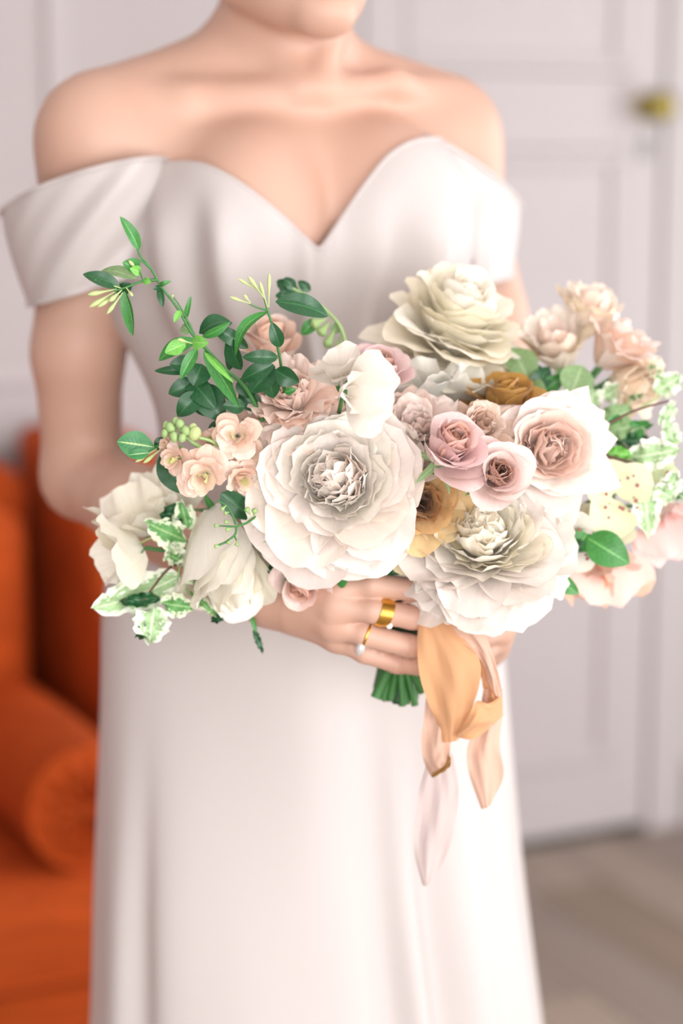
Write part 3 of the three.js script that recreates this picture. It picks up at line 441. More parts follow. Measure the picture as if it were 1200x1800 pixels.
// ---------------------------------------------------------------- the bouquet
const BIND = V(703, 1118, 0.268);
let stemNo = 0;
const stemEnds = [[660, 1227], [671, 1231], [681, 1233], [696, 1236], [708, 1241], [727, 1240], [741, 1218], [749, 1208], [716, 1238], [688, 1231]];
function stemTo(o, head, dir, mat, r = 0.0024, seedy) {        // stem from a flower head through the binding point to its cut end
  o.updateMatrixWorld(true); const q = rng(stemNo * 7 + 3), e = stemEnds[stemNo % stemEnds.length], ring = Math.floor(stemNo / stemEnds.length), ez = 0.283 - ring * 0.012 - (stemNo % 3) * 0.004; stemNo++;
  const side = clamp((head.x - BIND.x) / 0.2, -1, 1), b = BIND.clone().add(new THREE.Vector3(-0.012 * side + (q() - 0.5) * 0.012, (q() - 0.5) * 0.01, (head.z - 0.3) * 0.12 + (q() - 0.5) * 0.012 - 0.003));
  const end = V(e[0] + (q() - 0.5) * 6, e[1] - ring * 6, ez), mid = head.clone().addScaledVector(dir, -0.035).lerp(b, 0.25); mid.z = Math.min(mid.z, 0.275); r *= 1.3; const pts = [head.clone(), mid, b.clone().lerp(mid, 0.18), b, end];
  const m = part('stem', tube(pts.map((p) => o.worldToLocal(p)), r, 26, 7), mat, o);
  const cutDir = end.clone().sub(b).normalize(), cg = new THREE.CylinderGeometry(r * 1.02, r * 1.02, 0.0012, 8); cg.applyQuaternion(new THREE.Quaternion().setFromUnitVectors(new THREE.Vector3(0, 1, 0), cutDir)); cg.translate(end.x, end.y, end.z); cg.applyMatrix4(o.matrixWorld.clone().invert()); part('cut_end', cg, M.cut, m);
}
function petalGeo(o, r) {
  const { L, W, a0, a1, rc0 = 0.03, rc1 = 0.05, r0 = 0.002, h0 = 0, c = 0.4, q = 2.4, ruf = 0.002, rk = 2, curl = 0, frill = 0, roll = 0, b0 = 0.28, nu = 10, nv = 9, sk = 0, wp = 0.62 } = o;
  const N = 40, tr = [r0], th = [h0], ta = [a0]; for (let i = 1; i <= N; i++) { const v = i / N, a = a0 + (a1 - a0) * v + curl * Math.max(0, v - 0.62) ** 2 * 7; ta.push(a); tr.push(tr[i - 1] + Math.sin(a) * L / N); th.push(th[i - 1] + Math.cos(a) * L / N); }
  const ph = r() * 7, ph2 = r() * 7, ph3 = r() * 7;
  return grid(nu, nv, (uu, vv) => {
    const u = uu * 2 - 1; let f = 1 - c * Math.abs(u + sk * 0.2) ** q; if (frill) f += frill * (Math.sin(u * 9 + ph) * 0.5 + Math.sin(u * 17 + ph2) * 0.35 + Math.sin(u * 4 + ph3) * 0.6);
    const s = clamp(vv * f, 0, 1.06), k = Math.min(s * N, N - 1e-6), i = Math.floor(k), t = k - i, a = lerp(ta[i], ta[Math.min(N, i + 1)], t); let rr = lerp(tr[i], tr[Math.min(N, i + 1)], t), hh = lerp(th[i], th[Math.min(N, i + 1)], t); if (s > 1) { rr += Math.sin(a) * L * (s - 1); hh += Math.cos(a) * L * (s - 1); }
    const w = W / 2 * (b0 + (1 - b0) * Math.sin(Math.PI / 2 * Math.min(1, s / wp))), Rc = lerp(rc0, rc1, s), de = clamp(u * w / Rc, -2.6, 2.6), x = Rc * Math.sin(de) + sk * W * 0.2 * s; let off = Rc * (1 - Math.cos(de));
    off += ruf * s * s * (Math.sin(rk * u * 3.1 + ph) + 0.6 * Math.sin(rk * 2.1 * u * 3.1 + ph2) * s) * (0.35 + 0.65 * Math.abs(u)); off -= roll * Math.max(0, s - 0.55) * Math.abs(u) ** 3;
    return new THREE.Vector3(x, hh + Math.sin(a) * off, rr - Math.cos(a) * off);
  });
}
function orient(o, axis, spin = 0) { o.quaternion.setFromUnitVectors(new THREE.Vector3(0, 1, 0), axis.clone().normalize()).multiply(new THREE.Quaternion().setFromAxisAngle(new THREE.Vector3(0, 1, 0), spin)); }
const DEG = Math.PI / 180;
// rings: {n, L, W, a0, a1, ... , col: [hex...], off}
function petals(parent, rings, seed, K = 1) {
  const r = rng(seed);
  for (const R of rings) for (let i = 0; i < R.n; i++) {
    const j = (s) => 1 + (r() - 0.5) * s, jit = R.jit ?? 0.16; const phi = (i / R.n) * Math.PI * 2 + (R.off ?? r() * 6) + (r() - 0.5) * (R.pj ?? 0.35);
    if (R.only && !R.only(phi)) continue;
    const o = { ...R, L: R.L * K * j(jit), W: R.W * K * j(jit), a0: (R.a0 + (r() - 0.5) * (R.aj ?? 10)) * DEG, a1: (R.a1 + (r() - 0.5) * (R.aj ?? 10) * 1.4) * DEG, rc0: (R.rc0 ?? 0.03) * K, rc1: (R.rc1 ?? 0.05) * K, r0: (R.r0 ?? 0.002) * K * j(0.3), h0: (R.h0 ?? 0) * K + (r() - 0.5) * 0.002 * K, ruf: (R.ruf ?? 0.002) * K, roll: (R.roll ?? 0) * K };
    const m = part('petal', petalGeo(o, r), petalMat(R.col[Math.floor(r() * R.col.length)], R.tr ?? 0.27), parent); m.rotation.y = phi;
  }
}
function sepals(o, n, L, mat = M.leafMid, a0 = 60, a1 = 100, h0 = -0.004, K = 1) { const r = rng(n * 13 + L * 1e4); for (let i = 0; i < n; i++) { const m = part('sepal', petalGeo({ L: L * K, W: L * 0.42 * K, a0: a0 * DEG, a1: a1 * DEG, c: 0.9, q: 1.2, r0: 0.002, h0: h0 * K, ruf: 0.001, nu: 4, nv: 6, rc0: 0.01 * K, rc1: 0.02 * K, b0: 0.6, wp: 0.4 }, r), mat, o); m.rotation.y = i / n * Math.PI * 2 + 0.3; } }
function flower(name, label, px, py, z, axis, spin, opts) {
  const p = V(px, py, z), o = thing(name, label, 'flower', p, opts.group ?? 'flowers of the bouquet'), ax = new THREE.Vector3(...axis).normalize(); orient(o, ax, spin);
  o.userData.ax = undefined; delete o.userData.ax;
  petals(o, opts.rings, opts.seed, opts.K ?? 1);
  if (opts.sepals) sepals(o, ...opts.sepals);
  if (opts.stem !== false) stemTo(o, p.clone().addScaledVector(ax, -0.004), ax, opts.stemMat ?? M.stem, opts.stemR ?? 0.0024);
  return o;
}
// peony in full bloom
const peonyRings = (A, B, C) => [
  { n: 8, L: 0.068, W: 0.072, a0: 76, a1: 98, rc0: 0.032, rc1: 0.061, h0: -0.014, c: 0.28, ruf: 0.004, rk: 1.6, frill: 0.022, col: A, aj: 22, pj: 0.65, jit: 0.26 },
  { n: 8, L: 0.067, W: 0.070, a0: 73, a1: 84, rc0: 0.032, rc1: 0.060, h0: -0.011, c: 0.30, ruf: 0.004, rk: 1.6, frill: 0.025, col: A, aj: 22, pj: 0.65, jit: 0.26 },
  { n: 8, L: 0.064, W: 0.066, a0: 70, a1: 66, rc0: 0.030, rc1: 0.056, h0: -0.008, c: 0.30, ruf: 0.004, rk: 1.8, frill: 0.030, col: A, aj: 22, pj: 0.65, jit: 0.26 },
  { n: 8, L: 0.059, W: 0.060, a0: 68, a1: 50, rc0: 0.027, rc1: 0.051, h0: -0.005, c: 0.30, ruf: 0.004, rk: 2.0, frill: 0.035, col: A, aj: 24, pj: 0.65, jit: 0.26 },
  { n: 8, L: 0.054, W: 0.052, a0: 66, a1: 34, rc0: 0.023, rc1: 0.044, h0: -0.003, c: 0.32, ruf: 0.004, rk: 2.0, frill: 0.045, col: B, aj: 26, pj: 0.65, jit: 0.26 },
  { n: 8, L: 0.050, W: 0.046, a0: 64, a1: 18, rc0: 0.021, rc1: 0.039, h0: -0.001, c: 0.32, ruf: 0.004, rk: 2.0, frill: 0.050, col: B, aj: 26, pj: 0.65, jit: 0.26 },
  { n: 8, L: 0.047, W: 0.042, a0: 60, a1: 4, rc0: 0.019, rc1: 0.036, h0: 0.001, c: 0.32, ruf: 0.004, rk: 2.2, frill: 0.055, col: B, aj: 26, pj: 0.65, jit: 0.26 },
  { n: 8, L: 0.045, W: 0.039, a0: 53, a1: -10, rc0: 0.018, rc1: 0.033, h0: 0.003, c: 0.32, ruf: 0.004, rk: 2.2, frill: 0.055, col: C, aj: 28, pj: 0.65, jit: 0.26 },
  { n: 7, L: 0.043, W: 0.036, a0: 44, a1: -22, rc0: 0.016, rc1: 0.031, h0: 0.004, c: 0.32, ruf: 0.004, rk: 2.2, frill: 0.055, col: C, aj: 28, pj: 0.65, jit: 0.26 },
  { n: 6, L: 0.041, W: 0.033, a0: 33, a1: -32, rc0: 0.015, rc1: 0.028, h0: 0.005, c: 0.32, ruf: 0.004, rk: 2.2, frill: 0.055, col: C, aj: 30, pj: 0.65, jit: 0.26 },
  { n: 5, L: 0.039, W: 0.030, a0: 21, a1: -38, rc0: 0.014, rc1: 0.025, h0: 0.006, c: 0.32, ruf: 0.004, rk: 2.2, frill: 0.055, col: C, aj: 30, pj: 0.65, jit: 0.26 },
  { n: 3, L: 0.037, W: 0.026, a0: 8, a1: -30, rc0: 0.014, rc1: 0.022, h0: 0.006, c: 0.32, ruf: 0.004, rk: 2.2, frill: 0.055, col: C, aj: 26, pj: 0.65, jit: 0.26 },
];
const PW = ['#fdf1ea', '#fef5ef', '#fdf2e6'], PI = ['#fff8ee', '#fdf5ee', '#fffaf0'], PC = ['#fff4ea', '#fffaf2', '#fef0e6'];
flower('peony', 'large blush white peony in full bloom over the ribboned hand, faint pink heart', 596, 852, 0.335, [-0.14, 0.34, 1], 0.4, { K: 1.06, rings: peonyRings(PW, PI, PC), seed: 5, stemR: 0.0034, sepals: [5, 0.03, M.leafDark, 80, 120, -0.014] });
const P2 = ['#faf1ea', '#f8eee6', '#fbf4ec'];
flower('peony', 'ivory peony leaning over the peach ribbon, seen from its rim', 852, 968, 0.315, [-0.1, 0.8, 0.72], 1.1, { K: 0.98, rings: [{ n: 9, L: 0.07, W: 0.07, a0: 75, a1: 140, rc0: 0.03, rc1: 0.05, h0: -0.012, c: 0.32, ruf: 0.004, rk: 2, frill: 0.03, col: P2, aj: 14 }, { n: 9, L: 0.066, W: 0.062, a0: 68, a1: 120, rc0: 0.03, rc1: 0.05, h0: -0.01, c: 0.32, ruf: 0.004, rk: 2, frill: 0.03, col: P2, aj: 14 }, ...peonyRings(P2, ['#fffae8', '#fef6e4', '#fffaf0'], ['#fff5e0', '#fff8e8'])], seed: 9, stemR: 0.0034 });
// garden rose
const roseRings = (A, B, C, point = 0.5) => [
  { n: 6, L: 0.054, W: 0.056, a0: 62, a1: 98, rc0: 0.027, rc1: 0.041, h0: -0.012, c: point + 0.18, q: 1.15, ruf: 0.0025, roll: 0.030, col: A, aj: 16, curl: 0.3 },
  { n: 6, L: 0.048, W: 0.052, a0: 58, a1: 80, rc0: 0.026, rc1: 0.039, h0: -0.010, c: point + 0.1, q: 1.25, ruf: 0.0025, roll: 0.024, col: A, aj: 16, curl: 0.3 },
  { n: 6, L: 0.046, W: 0.050, a0: 58, a1: 58, rc0: 0.025, rc1: 0.038, h0: -0.007, c: 0.4, q: 1.8, ruf: 0.0025, roll: 0.016, col: A, aj: 16, curl: 0.5 },
  { n: 6, L: 0.042, W: 0.046, a0: 58, a1: 42, rc0: 0.023, rc1: 0.035, h0: -0.005, c: 0.34, q: 2.2, ruf: 0.0025, roll: 0.008, col: B, aj: 16, curl: 0.6 },
  { n: 6, L: 0.039, W: 0.042, a0: 58, a1: 28, rc0: 0.021, rc1: 0.032, h0: -0.003, c: 0.3, q: 2.4, ruf: 0.0025, roll: 0.004, col: B, aj: 16, curl: 0.6 },
  { n: 5, L: 0.036, W: 0.038, a0: 56, a1: 16, rc0: 0.019, rc1: 0.028, h0: -0.001, c: 0.28, q: 2.4, ruf: 0.0025, roll: 0.000, col: C, aj: 16, curl: 0.5 },
  { n: 5, L: 0.034, W: 0.035, a0: 52, a1: 4, rc0: 0.018, rc1: 0.026, h0: 0.001, c: 0.28, q: 2.4, ruf: 0.0025, roll: 0.000, col: C, aj: 16, curl: 0.4 },
  { n: 5, L: 0.032, W: 0.032, a0: 45, a1: -8, rc0: 0.016, rc1: 0.024, h0: 0.002, c: 0.28, q: 2.4, ruf: 0.0025, roll: 0.000, col: C, aj: 16, curl: 0.2 },
  { n: 4, L: 0.030, W: 0.028, a0: 36, a1: -18, rc0: 0.014, rc1: 0.021, h0: 0.003, c: 0.28, q: 2.4, ruf: 0.0025, roll: 0.000, col: C, aj: 16, curl: 0.0 },
  { n: 4, L: 0.029, W: 0.024, a0: 22, a1: -26, rc0: 0.012, rc1: 0.018, h0: 0.004, c: 0.3, q: 2.4, ruf: 0.0025, roll: 0.000, col: C, aj: 16, curl: 0.0 },
  { n: 3, L: 0.027, W: 0.020, a0: 8, a1: -24, rc0: 0.011, rc1: 0.015, h0: 0.004, c: 0.3, q: 2.4, ruf: 0.0025, roll: 0.000, col: C, aj: 16, curl: 0.0 },
];
flower('garden_rose', 'large open blush pink garden rose with pointed outer petals', 957, 790, 0.290, [0.12, 0.2, 1], 0.2, { K: 1.15, rings: roseRings(['#f9e9e2', '#faede6', '#f8e6de'], ['#fdeee6', '#fdf2ea'], ['#fbe0d2', '#fce6da'], 0.55), seed: 21, sepals: [5, 0.03], stemR: 0.003, stemMat: M.stemBrown });
const CA = ['#fff8e8', '#fef5e0', '#fffaee'], CB = ['#fef9ea', '#fdf6e2'], CC = ['#fffaf0', '#fef5e6'];
flower('garden_rose', 'large cream rose tilted upward with many thin layered petals', 778, 632, 0.200, [0.32, 0.9, 0.3], 0.9, { K: 1.3, rings: [
  { n: 5, L: 0.050, W: 0.056, a0: 84, a1: 140, rc0: 0.03, rc1: 0.06, h0: -0.004, c: 0.5, q: 1.6, ruf: 0.002, roll: 0.03, col: ['#fbf2da', '#fcf4e0'], aj: 10 },
  { n: 7, L: 0.054, W: 0.054, a0: 72, a1: 98, rc0: 0.03, rc1: 0.05, h0: -0.002, c: 0.5, q: 1.5, ruf: 0.002, roll: 0.03, col: CA, aj: 10, curl: 0.3 },
  { n: 7, L: 0.054, W: 0.052, a0: 62, a1: 80, rc0: 0.03, rc1: 0.045, h0: 0.002, c: 0.45, q: 1.5, ruf: 0.002, roll: 0.03, col: CA, aj: 10, curl: 0.4 },
  { n: 8, L: 0.053, W: 0.050, a0: 50, a1: 66, rc0: 0.028, rc1: 0.04, h0: 0.004, c: 0.42, q: 1.6, ruf: 0.002, roll: 0.024, col: CA, aj: 10, curl: 0.4 },
  { n: 8, L: 0.052, W: 0.046, a0: 40, a1: 50, rc0: 0.026, rc1: 0.036, h0: 0.006, c: 0.4, q: 1.6, ruf: 0.002, roll: 0.02, col: CB, aj: 12, curl: 0.4 },
  { n: 8, L: 0.050, W: 0.042, a0: 32, a1: 32, rc0: 0.022, rc1: 0.03, h0: 0.008, c: 0.4, ruf: 0.003, roll: 0.014, col: CB, aj: 12, curl: 0.4 },
  { n: 8, L: 0.048, W: 0.036, a0: 24, a1: 14, rc0: 0.018, rc1: 0.024, h0: 0.009, c: 0.4, ruf: 0.003, col: CC, aj: 14, curl: 0.3 },
  { n: 7, L: 0.047, W: 0.030, a0: 14, a1: 0, rc0: 0.014, rc1: 0.018, h0: 0.010, c: 0.4, ruf: 0.003, col: CC, aj: 16 },
  { n: 6, L: 0.045, W: 0.024, a0: 6, a1: -10, rc0: 0.01, rc1: 0.013, h0: 0.010, c: 0.4, ruf: 0.003, col: CC, aj: 16 }], seed: 27, stemMat: M.stemDark });
// mauve roses: cupped, tight swirled heart
const cupRose = (A, B, C, open = 0) => [
  { n: 3, L: 0.038, W: 0.046, a0: 58, a1: 34 + open, rc0: 0.02, rc1: 0.03, h0: -0.010, c: 0.4, q: 2, ruf: 0.0015, roll: 0.02, col: A, curl: 1.0, aj: 14 },
  { n: 5, L: 0.038, W: 0.042, a0: 40, a1: 18 + open * 0.6, rc0: 0.018, rc1: 0.022, h0: -0.007, c: 0.36, ruf: 0.001, roll: 0.012, col: A, curl: 0.9, aj: 10 },
  { n: 5, L: 0.036, W: 0.036, a0: 28, a1: 2 + open * 0.3, rc0: 0.015, rc1: 0.018, h0: -0.004, c: 0.3, ruf: 0.001, col: A, curl: 0.5, aj: 8 },
  { n: 6, L: 0.032, W: 0.028, a0: 20, a1: -4, rc0: 0.012, rc1: 0.014, h0: -0.001, c: 0.24, ruf: 0.001, col: B, aj: 8 },
  { n: 6, L: 0.029, W: 0.022, a0: 14, a1: -8, rc0: 0.009, rc1: 0.0105, h0: 0, c: 0.22, ruf: 0.0012, col: B, aj: 8 },
  { n: 6, L: 0.026, W: 0.017, a0: 8, a1: -8, rc0: 0.006, rc1: 0.0075, h0: 0, c: 0.2, ruf: 0.0012, col: C, aj: 8 },
  { n: 5, L: 0.023, W: 0.012, a0: 4, a1: -8, rc0: 0.004, rc1: 0.005, h0: 0, c: 0.2, ruf: 0.001, col: C, aj: 8 },
];
const MA = ['#f5d8d4', '#f7dcd8', '#f3d0ce'], MB = ['#f0cabe', '#ecc2b2'], MC = ['#d2a288', '#c29078', '#dab096'];
flower('mauve_rose', 'dusty mauve rose half open, pink cup with taupe heart', 780, 800, 0.362, [0.28, 0.62, 0.75], 0.3, { K: 1.12, rings: cupRose(MA, MB, MC, 2), seed: 33, sepals: [5, 0.024, M.leafGrey, 100, 130, -0.01] });
flower('mauve_rose', 'small mauve rose with tightly swirled brown heart beside the blush rose', 868, 838, 0.360, [0.15, 0.35, 1], 1.3, { K: 0.92, rings: cupRose(['#f8e2da', '#f6dcd6'], ['#eac4b2', '#e0b6a2'], ['#bb8866', '#ad7a56', '#c49474'], 14), seed: 35, sepals: [5, 0.022, M.leafMid, 90, 130, -0.01] });
flower('mauve_rose', 'mauve rose bud standing behind the white sweet pea', 668, 672, 0.285, [0.0, 0.85, 0.5], 2.0, { K: 0.92, rings: cupRose(['#f2d4d2', '#f4dad6'], ['#e4c0b2', '#dab2a2'], ['#bc9682', '#ae8670'], 0), seed: 37 });
// ochre and caramel roses
flower('ochre_rose', 'mustard ochre rose with folded petals behind the blush rose', 885, 735, 0.262, [0.05, 0.9, 0.35], 0.5, { rings: cupRose(['#d2a45a', '#dcb066', '#c6964a'], ['#c2924a', '#d09e56'], ['#b28240'], 30), seed: 41, K: 1.15 });
flower('caramel_rose', 'open caramel rose with creamy outer petals between the two peonies', 738, 884, 0.322, [0.1, 0.2, 1], 0.7, { K: 1.0, rings: [{ n: 7, L: 0.052, W: 0.05, a0: 66, a1: 100, rc0: 0.03, rc1: 0.06, h0: -0.012, c: 0.38, ruf: 0.003, rk: 2, col: ['#fcecc8', '#faeac0', '#fdf2da'], aj: 12 }, { n: 8, L: 0.043, W: 0.042, a0: 50, a1: 74, rc0: 0.026, rc1: 0.04, h0: -0.008, c: 0.36, ruf: 0.003, rk: 2, col: ['#f6deb0', '#f0d29c'], aj: 10 }, { n: 9, L: 0.034, W: 0.034, a0: 34, a1: 52, rc0: 0.02, rc1: 0.03, h0: -0.004, c: 0.36, ruf: 0.003, rk: 2, col: ['#e4ba82', '#dcae74'], aj: 10 }, { n: 9, L: 0.028, W: 0.026, a0: 20, a1: 30, rc0: 0.015, rc1: 0.02, c: 0.34, ruf: 0.003, rk: 2, col: ['#b9854e', '#c08c56'], aj: 12 }, { n: 8, L: 0.024, W: 0.018, a0: 10, a1: 6, rc0: 0.01, rc1: 0.012, c: 0.34, ruf: 0.002, rk: 2, col: ['#a06a38', '#935f30'], aj: 14 }], seed: 45 });
// taupe carnation filling the gap behind the mauve rose
const carn = (cols, k = 1) => [{ n: 10, L: 0.036, W: 0.034, a0: 60, a1: 92, rc0: 0.03, rc1: 0.05, h0: -0.006, c: 0.28, ruf: 0.004, rk: 3, frill: 0.05, col: cols, aj: 14 }, { n: 10, L: 0.033, W: 0.03, a0: 42, a1: 66, rc0: 0.025, rc1: 0.04, h0: -0.003, c: 0.28, ruf: 0.004, rk: 3, frill: 0.06, col: cols, aj: 16 }, { n: 10, L: 0.03, W: 0.026, a0: 24, a1: 40, rc0: 0.02, rc1: 0.03, c: 0.3, ruf: 0.004, rk: 3, frill: 0.07, col: cols, aj: 18 }, { n: 9, L: 0.027, W: 0.022, a0: 10, a1: 10, rc0: 0.014, rc1: 0.02, c: 0.3, ruf: 0.004, rk: 3, frill: 0.08, col: cols, aj: 20 }];
flower('carnation', 'taupe pink ruffled carnation tucked behind the half-open mauve rose', 735, 772, 0.306, [-0.1, 0.7, 0.7], 0, { rings: carn(['#f6e2d8', '#f2dace', '#f9eae2']), seed: 51, K: 1.15 });
flower('carnation', 'taupe carnation peeping out between the mauve and blush roses', 840, 765, 0.312, [0.15, 0.6, 0.8], 0.5, { rings: carn(['#eed4c2', '#eaccb8', '#f4dece']), seed: 53, K: 0.95 });
flower('carnation', 'peach ruffled carnation rising behind the blush white peony', 520, 715, 0.315, [-0.15, 0.75, 0.65], 0, { rings: carn(['#fde4d6', '#fcdcca', '#feeade']), seed: 55, K: 1.25 });
flower('peach_rose', 'soft peach rose bud behind the jasmine leaves', 475, 625, 0.235, [0.05, 0.95, 0.3], 0.2, { rings: cupRose(['#fde6d6', '#fdeadf', '#fbdecc'], ['#f9d6c0'], ['#f4c8ac'], 0), seed: 57, K: 1.0 });
flower('peach_rose', 'pale peach rose peeping out below the blush white peony', 535, 1012, 0.300, [-0.15, -0.35, 0.9], 0.2, { rings: cupRose(['#fce8e0', '#fbe0d6'], ['#f8d4c2'], ['#f4c8ac'], 20), seed: 59, K: 0.9 });
// sweet peas
const peaRings = (c, k = 1) => [{ n: 1, off: 0, pj: 0, L: 0.036, W: 0.062, a0: 25, a1: 62, rc0: 0.05, rc1: 0.09, h0: 0, c: 0.4, q: 2.2, ruf: 0.006, rk: 2.4, frill: 0.07, b0: 0.3, wp: 0.5, nu: 20, nv: 12, col: c }, { n: 1, off: 0, pj: 0, L: 0.034, W: 0.054, a0: 10, a1: 46, rc0: 0.05, rc1: 0.08, h0: 0, c: 0.42, q: 2.2, ruf: 0.005, rk: 2.4, frill: 0.05, b0: 0.3, wp: 0.5, nu: 16, nv: 10, col: c }, { n: 1, off: 2.5, pj: 0, L: 0.028, W: 0.03, a0: 15, a1: 40, rc0: 0.02, rc1: 0.04, c: 0.4, ruf: 0.003, frill: 0.04, col: c }, { n: 1, off: 3.8, pj: 0, L: 0.028, W: 0.03, a0: 15, a1: 40, rc0: 0.02, rc1: 0.04, c: 0.4, ruf: 0.003, frill: 0.04, col: c }, { n: 2, off: 1.5, L: 0.016, W: 0.014, a0: 20, a1: 0, rc0: 0.006, rc1: 0.01, c: 0.4, ruf: 0.001, col: c }];
const sweet = (label, px, py, z, axis, spin, cols, K, seed, extra = {}) => flower('sweet_pea', label, px, py, z, axis, spin, { rings: peaRings(cols), seed, K, sepals: [5, 0.012, M.leafMid, 60, 40, -0.003], stemR: 0.0013, ...extra });
const IV = ['#f3ebe0', '#f0e7dc'], CR = ['#fdf8ea', '#fbf5e4'], PK = ['#fbd8d2', '#fce2da'];
sweet('white sweet pea with ruffled banner petal on top of the blush white peony', 606, 690, 0.392, [0.5, 0.12, 0.9], 1.9, IV, 1.0, 61);
sweet('white sweet pea petals standing just above the blush white peony', 602, 672, 0.372, [-0.05, 0.85, 0.5], 0.2, IV, 0.95, 62);
sweet('cream sweet pea over the orange sofa back, its ruffled banner spread', 247, 965, 0.285, [-0.85, -0.1, 0.45], 1.4, CR, 1.35, 63);
sweet('cream sweet pea with upright petals in front of the bare forearm', 262, 935, 0.262, [-0.45, 0.75, 0.4], 2.6, CR, 1.25, 64);
sweet('cream sweet pea nearest the peach stock, against the bare forearm', 318, 905, 0.262, [-0.4, 0.85, 0.3], 2.9, CR, 1.2, 65);
sweet('white sweet pea in the hollow under the cream rose', 745, 712, 0.262, [-0.2, 0.9, 0.4], 0.3, ['#f8f6ee', '#f4f2e8'], 1.35, 66);
sweet('white sweet pea just under the large cream rose stem', 800, 705, 0.25, [0.25, 0.9, 0.4], 0.1, ['#f8f6ee', '#f4f2e8'], 1.2, 67);
sweet('pink and orange sweet pea hanging below the green leaf', 1060, 960, 0.215, [0.25, -0.7, 0.6], 0.4, ['#fbd4c4', '#fcdcd0', '#f8c8ae'], 1.4, 68);
sweet('peach pink sweet pea half hidden by the spotted petals', 1030, 965, 0.205, [-0.2, -0.8, 0.5], 0.8, ['#f3b894', '#f6cbb4'], 1.1, 69);
sweet('rosy sweet pea at the outer tip of the bouquet', 1170, 890, 0.195, [0.1, -0.5, 0.8], 0.6, PK, 1.25, 70);
sweet('small pink sweet pea bud among the variegated leaves', 1105, 775, 0.2, [0.4, 0.2, 0.8], 0.4, PK, 0.6, 71);
// cream rose low on the left
const DR = ['#fdf8e8', '#fbf5e2', '#fffaee'];
flower('cream_rose', 'drooping cream rose with large loose petals over the wrist', 378, 905, 0.290, [0.34, -0.85, 0.42], 0.5, { K: 1.1, rings: [
  { n: 5, L: 0.072, W: 0.066, a0: 46, a1: 26, rc0: 0.03, rc1: 0.045, h0: -0.006, c: 0.34, ruf: 0.004, roll: 0.03, col: DR, aj: 14, curl: 0.6 },
  { n: 5, L: 0.074, W: 0.058, a0: 32, a1: 20, rc0: 0.026, rc1: 0.036, h0: -0.002, c: 0.34, ruf: 0.004, roll: 0.03, col: DR, aj: 14, curl: 0.6 },
  { n: 5, L: 0.072, W: 0.052, a0: 20, a1: 10, rc0: 0.02, rc1: 0.028, h0: 0, c: 0.34, ruf: 0.004, roll: 0.02, col: DR, aj: 12, curl: 0.5 },
  { n: 4, L: 0.066, W: 0.042, a0: 10, a1: 0, rc0: 0.014, rc1: 0.02, c: 0.34, ruf: 0.003, col: DR, aj: 10 }], seed: 75, sepals: [5, 0.022, M.leafMid, 90, 130, -0.006] });
// peach lisianthus up on the right
const lis = [{ n: 5, L: 0.046, W: 0.05, a0: 42, a1: 40, rc0: 0.018, rc1: 0.03, h0: -0.008, c: 0.34, ruf: 0.005, rk: 2.6, frill: 0.06, roll: 0.02, col: ['#fef0d8', '#fdeacc', '#fff2e4'], curl: 0.9, aj: 12 }, { n: 5, L: 0.043, W: 0.044, a0: 28, a1: 22, rc0: 0.016, rc1: 0.025, h0: -0.004, c: 0.34, ruf: 0.005, rk: 2.6, frill: 0.06, col: ['#feeede', '#fff4e8'], curl: 0.8, aj: 12 }, { n: 5, L: 0.038, W: 0.034, a0: 16, a1: 8, rc0: 0.012, rc1: 0.018, h0: -0.002, c: 0.34, ruf: 0.004, rk: 2.6, frill: 0.06, col: ['#fde6d6', '#feeee4'], aj: 12 }];
flower('lisianthus', 'topmost peach lisianthus standing clear against the door', 1030, 575, 0.15, [0.25, 0.95, 0.15], 0, { rings: lis, seed: 81, K: 0.92, sepals: [5, 0.018, M.leafMid, 60, 30, -0.006] });
flower('lisianthus', 'creamy peach lisianthus beside the large cream rose', 985, 632, 0.16, [-0.25, 0.85, 0.4], 0.6, { rings: lis, seed: 83, K: 1.0, sepals: [5, 0.018, M.leafMid, 60, 30, -0.006] });
flower('lisianthus', 'pinkish peach lisianthus facing the door below the topmost one', 1065, 632, 0.17, [0.6, 0.75, 0.25], 1.0, { rings: lis.map((r) => ({ ...r, col: ['#fde4d6', '#feece2', '#fbdac6'] })), seed: 85, K: 0.98, sepals: [5, 0.018, M.leafMid, 60, 30, -0.006] });
flower('lisianthus', 'nodding peach lisianthus over the variegated sprig', 1088, 668, 0.18, [0.65, -0.25, 0.5], 1.4, { rings: lis.map((r) => ({ ...r, col: ['#feead2', '#fff0de'] })), seed: 87, K: 0.9, sepals: [5, 0.018, M.leafMid, 60, 30, -0.006] });
// green hellebores with maroon freckles
const hel = (c) => [{ n: 5, L: 0.03, W: 0.034, a0: 50, a1: 62, rc0: 0.02, rc1: 0.03, c: 0.5, q: 1.8, ruf: 0.001, col: c, aj: 8 }];
function freckles(o, n, seed) { const r = rng(seed), m = petalMat('#9a5a5e', 0); for (let i = 0; i < n; i++) { const a = r() * 6.28, d = 0.008 + 0.012 * r(); const f = part('freckle', new THREE.CircleGeometry(0.0009 + 0.0009 * r(), 8).rotateX(-Math.PI / 2), m, o); f.position.set(Math.sin(a) * d, 0.0045 + d * 0.75, Math.cos(a) * d); } }
flower('hellebore', 'lime green hellebore with maroon freckles beside the blush rose', 1080, 872, 0.245, [0.15, 0.1, 1], 0.2, { rings: hel(['#eef0cc', '#e8ecc2', '#f2f2d8']), seed: 91, K: 1.25 });
flower('hellebore', 'pale green hellebore below the variegated leaves', 1045, 905, 0.232, [-0.1, -0.5, 0.9], 0.8, { rings: hel(['#f8f6d8', '#fbf8e6']), seed: 93, K: 1.2 });
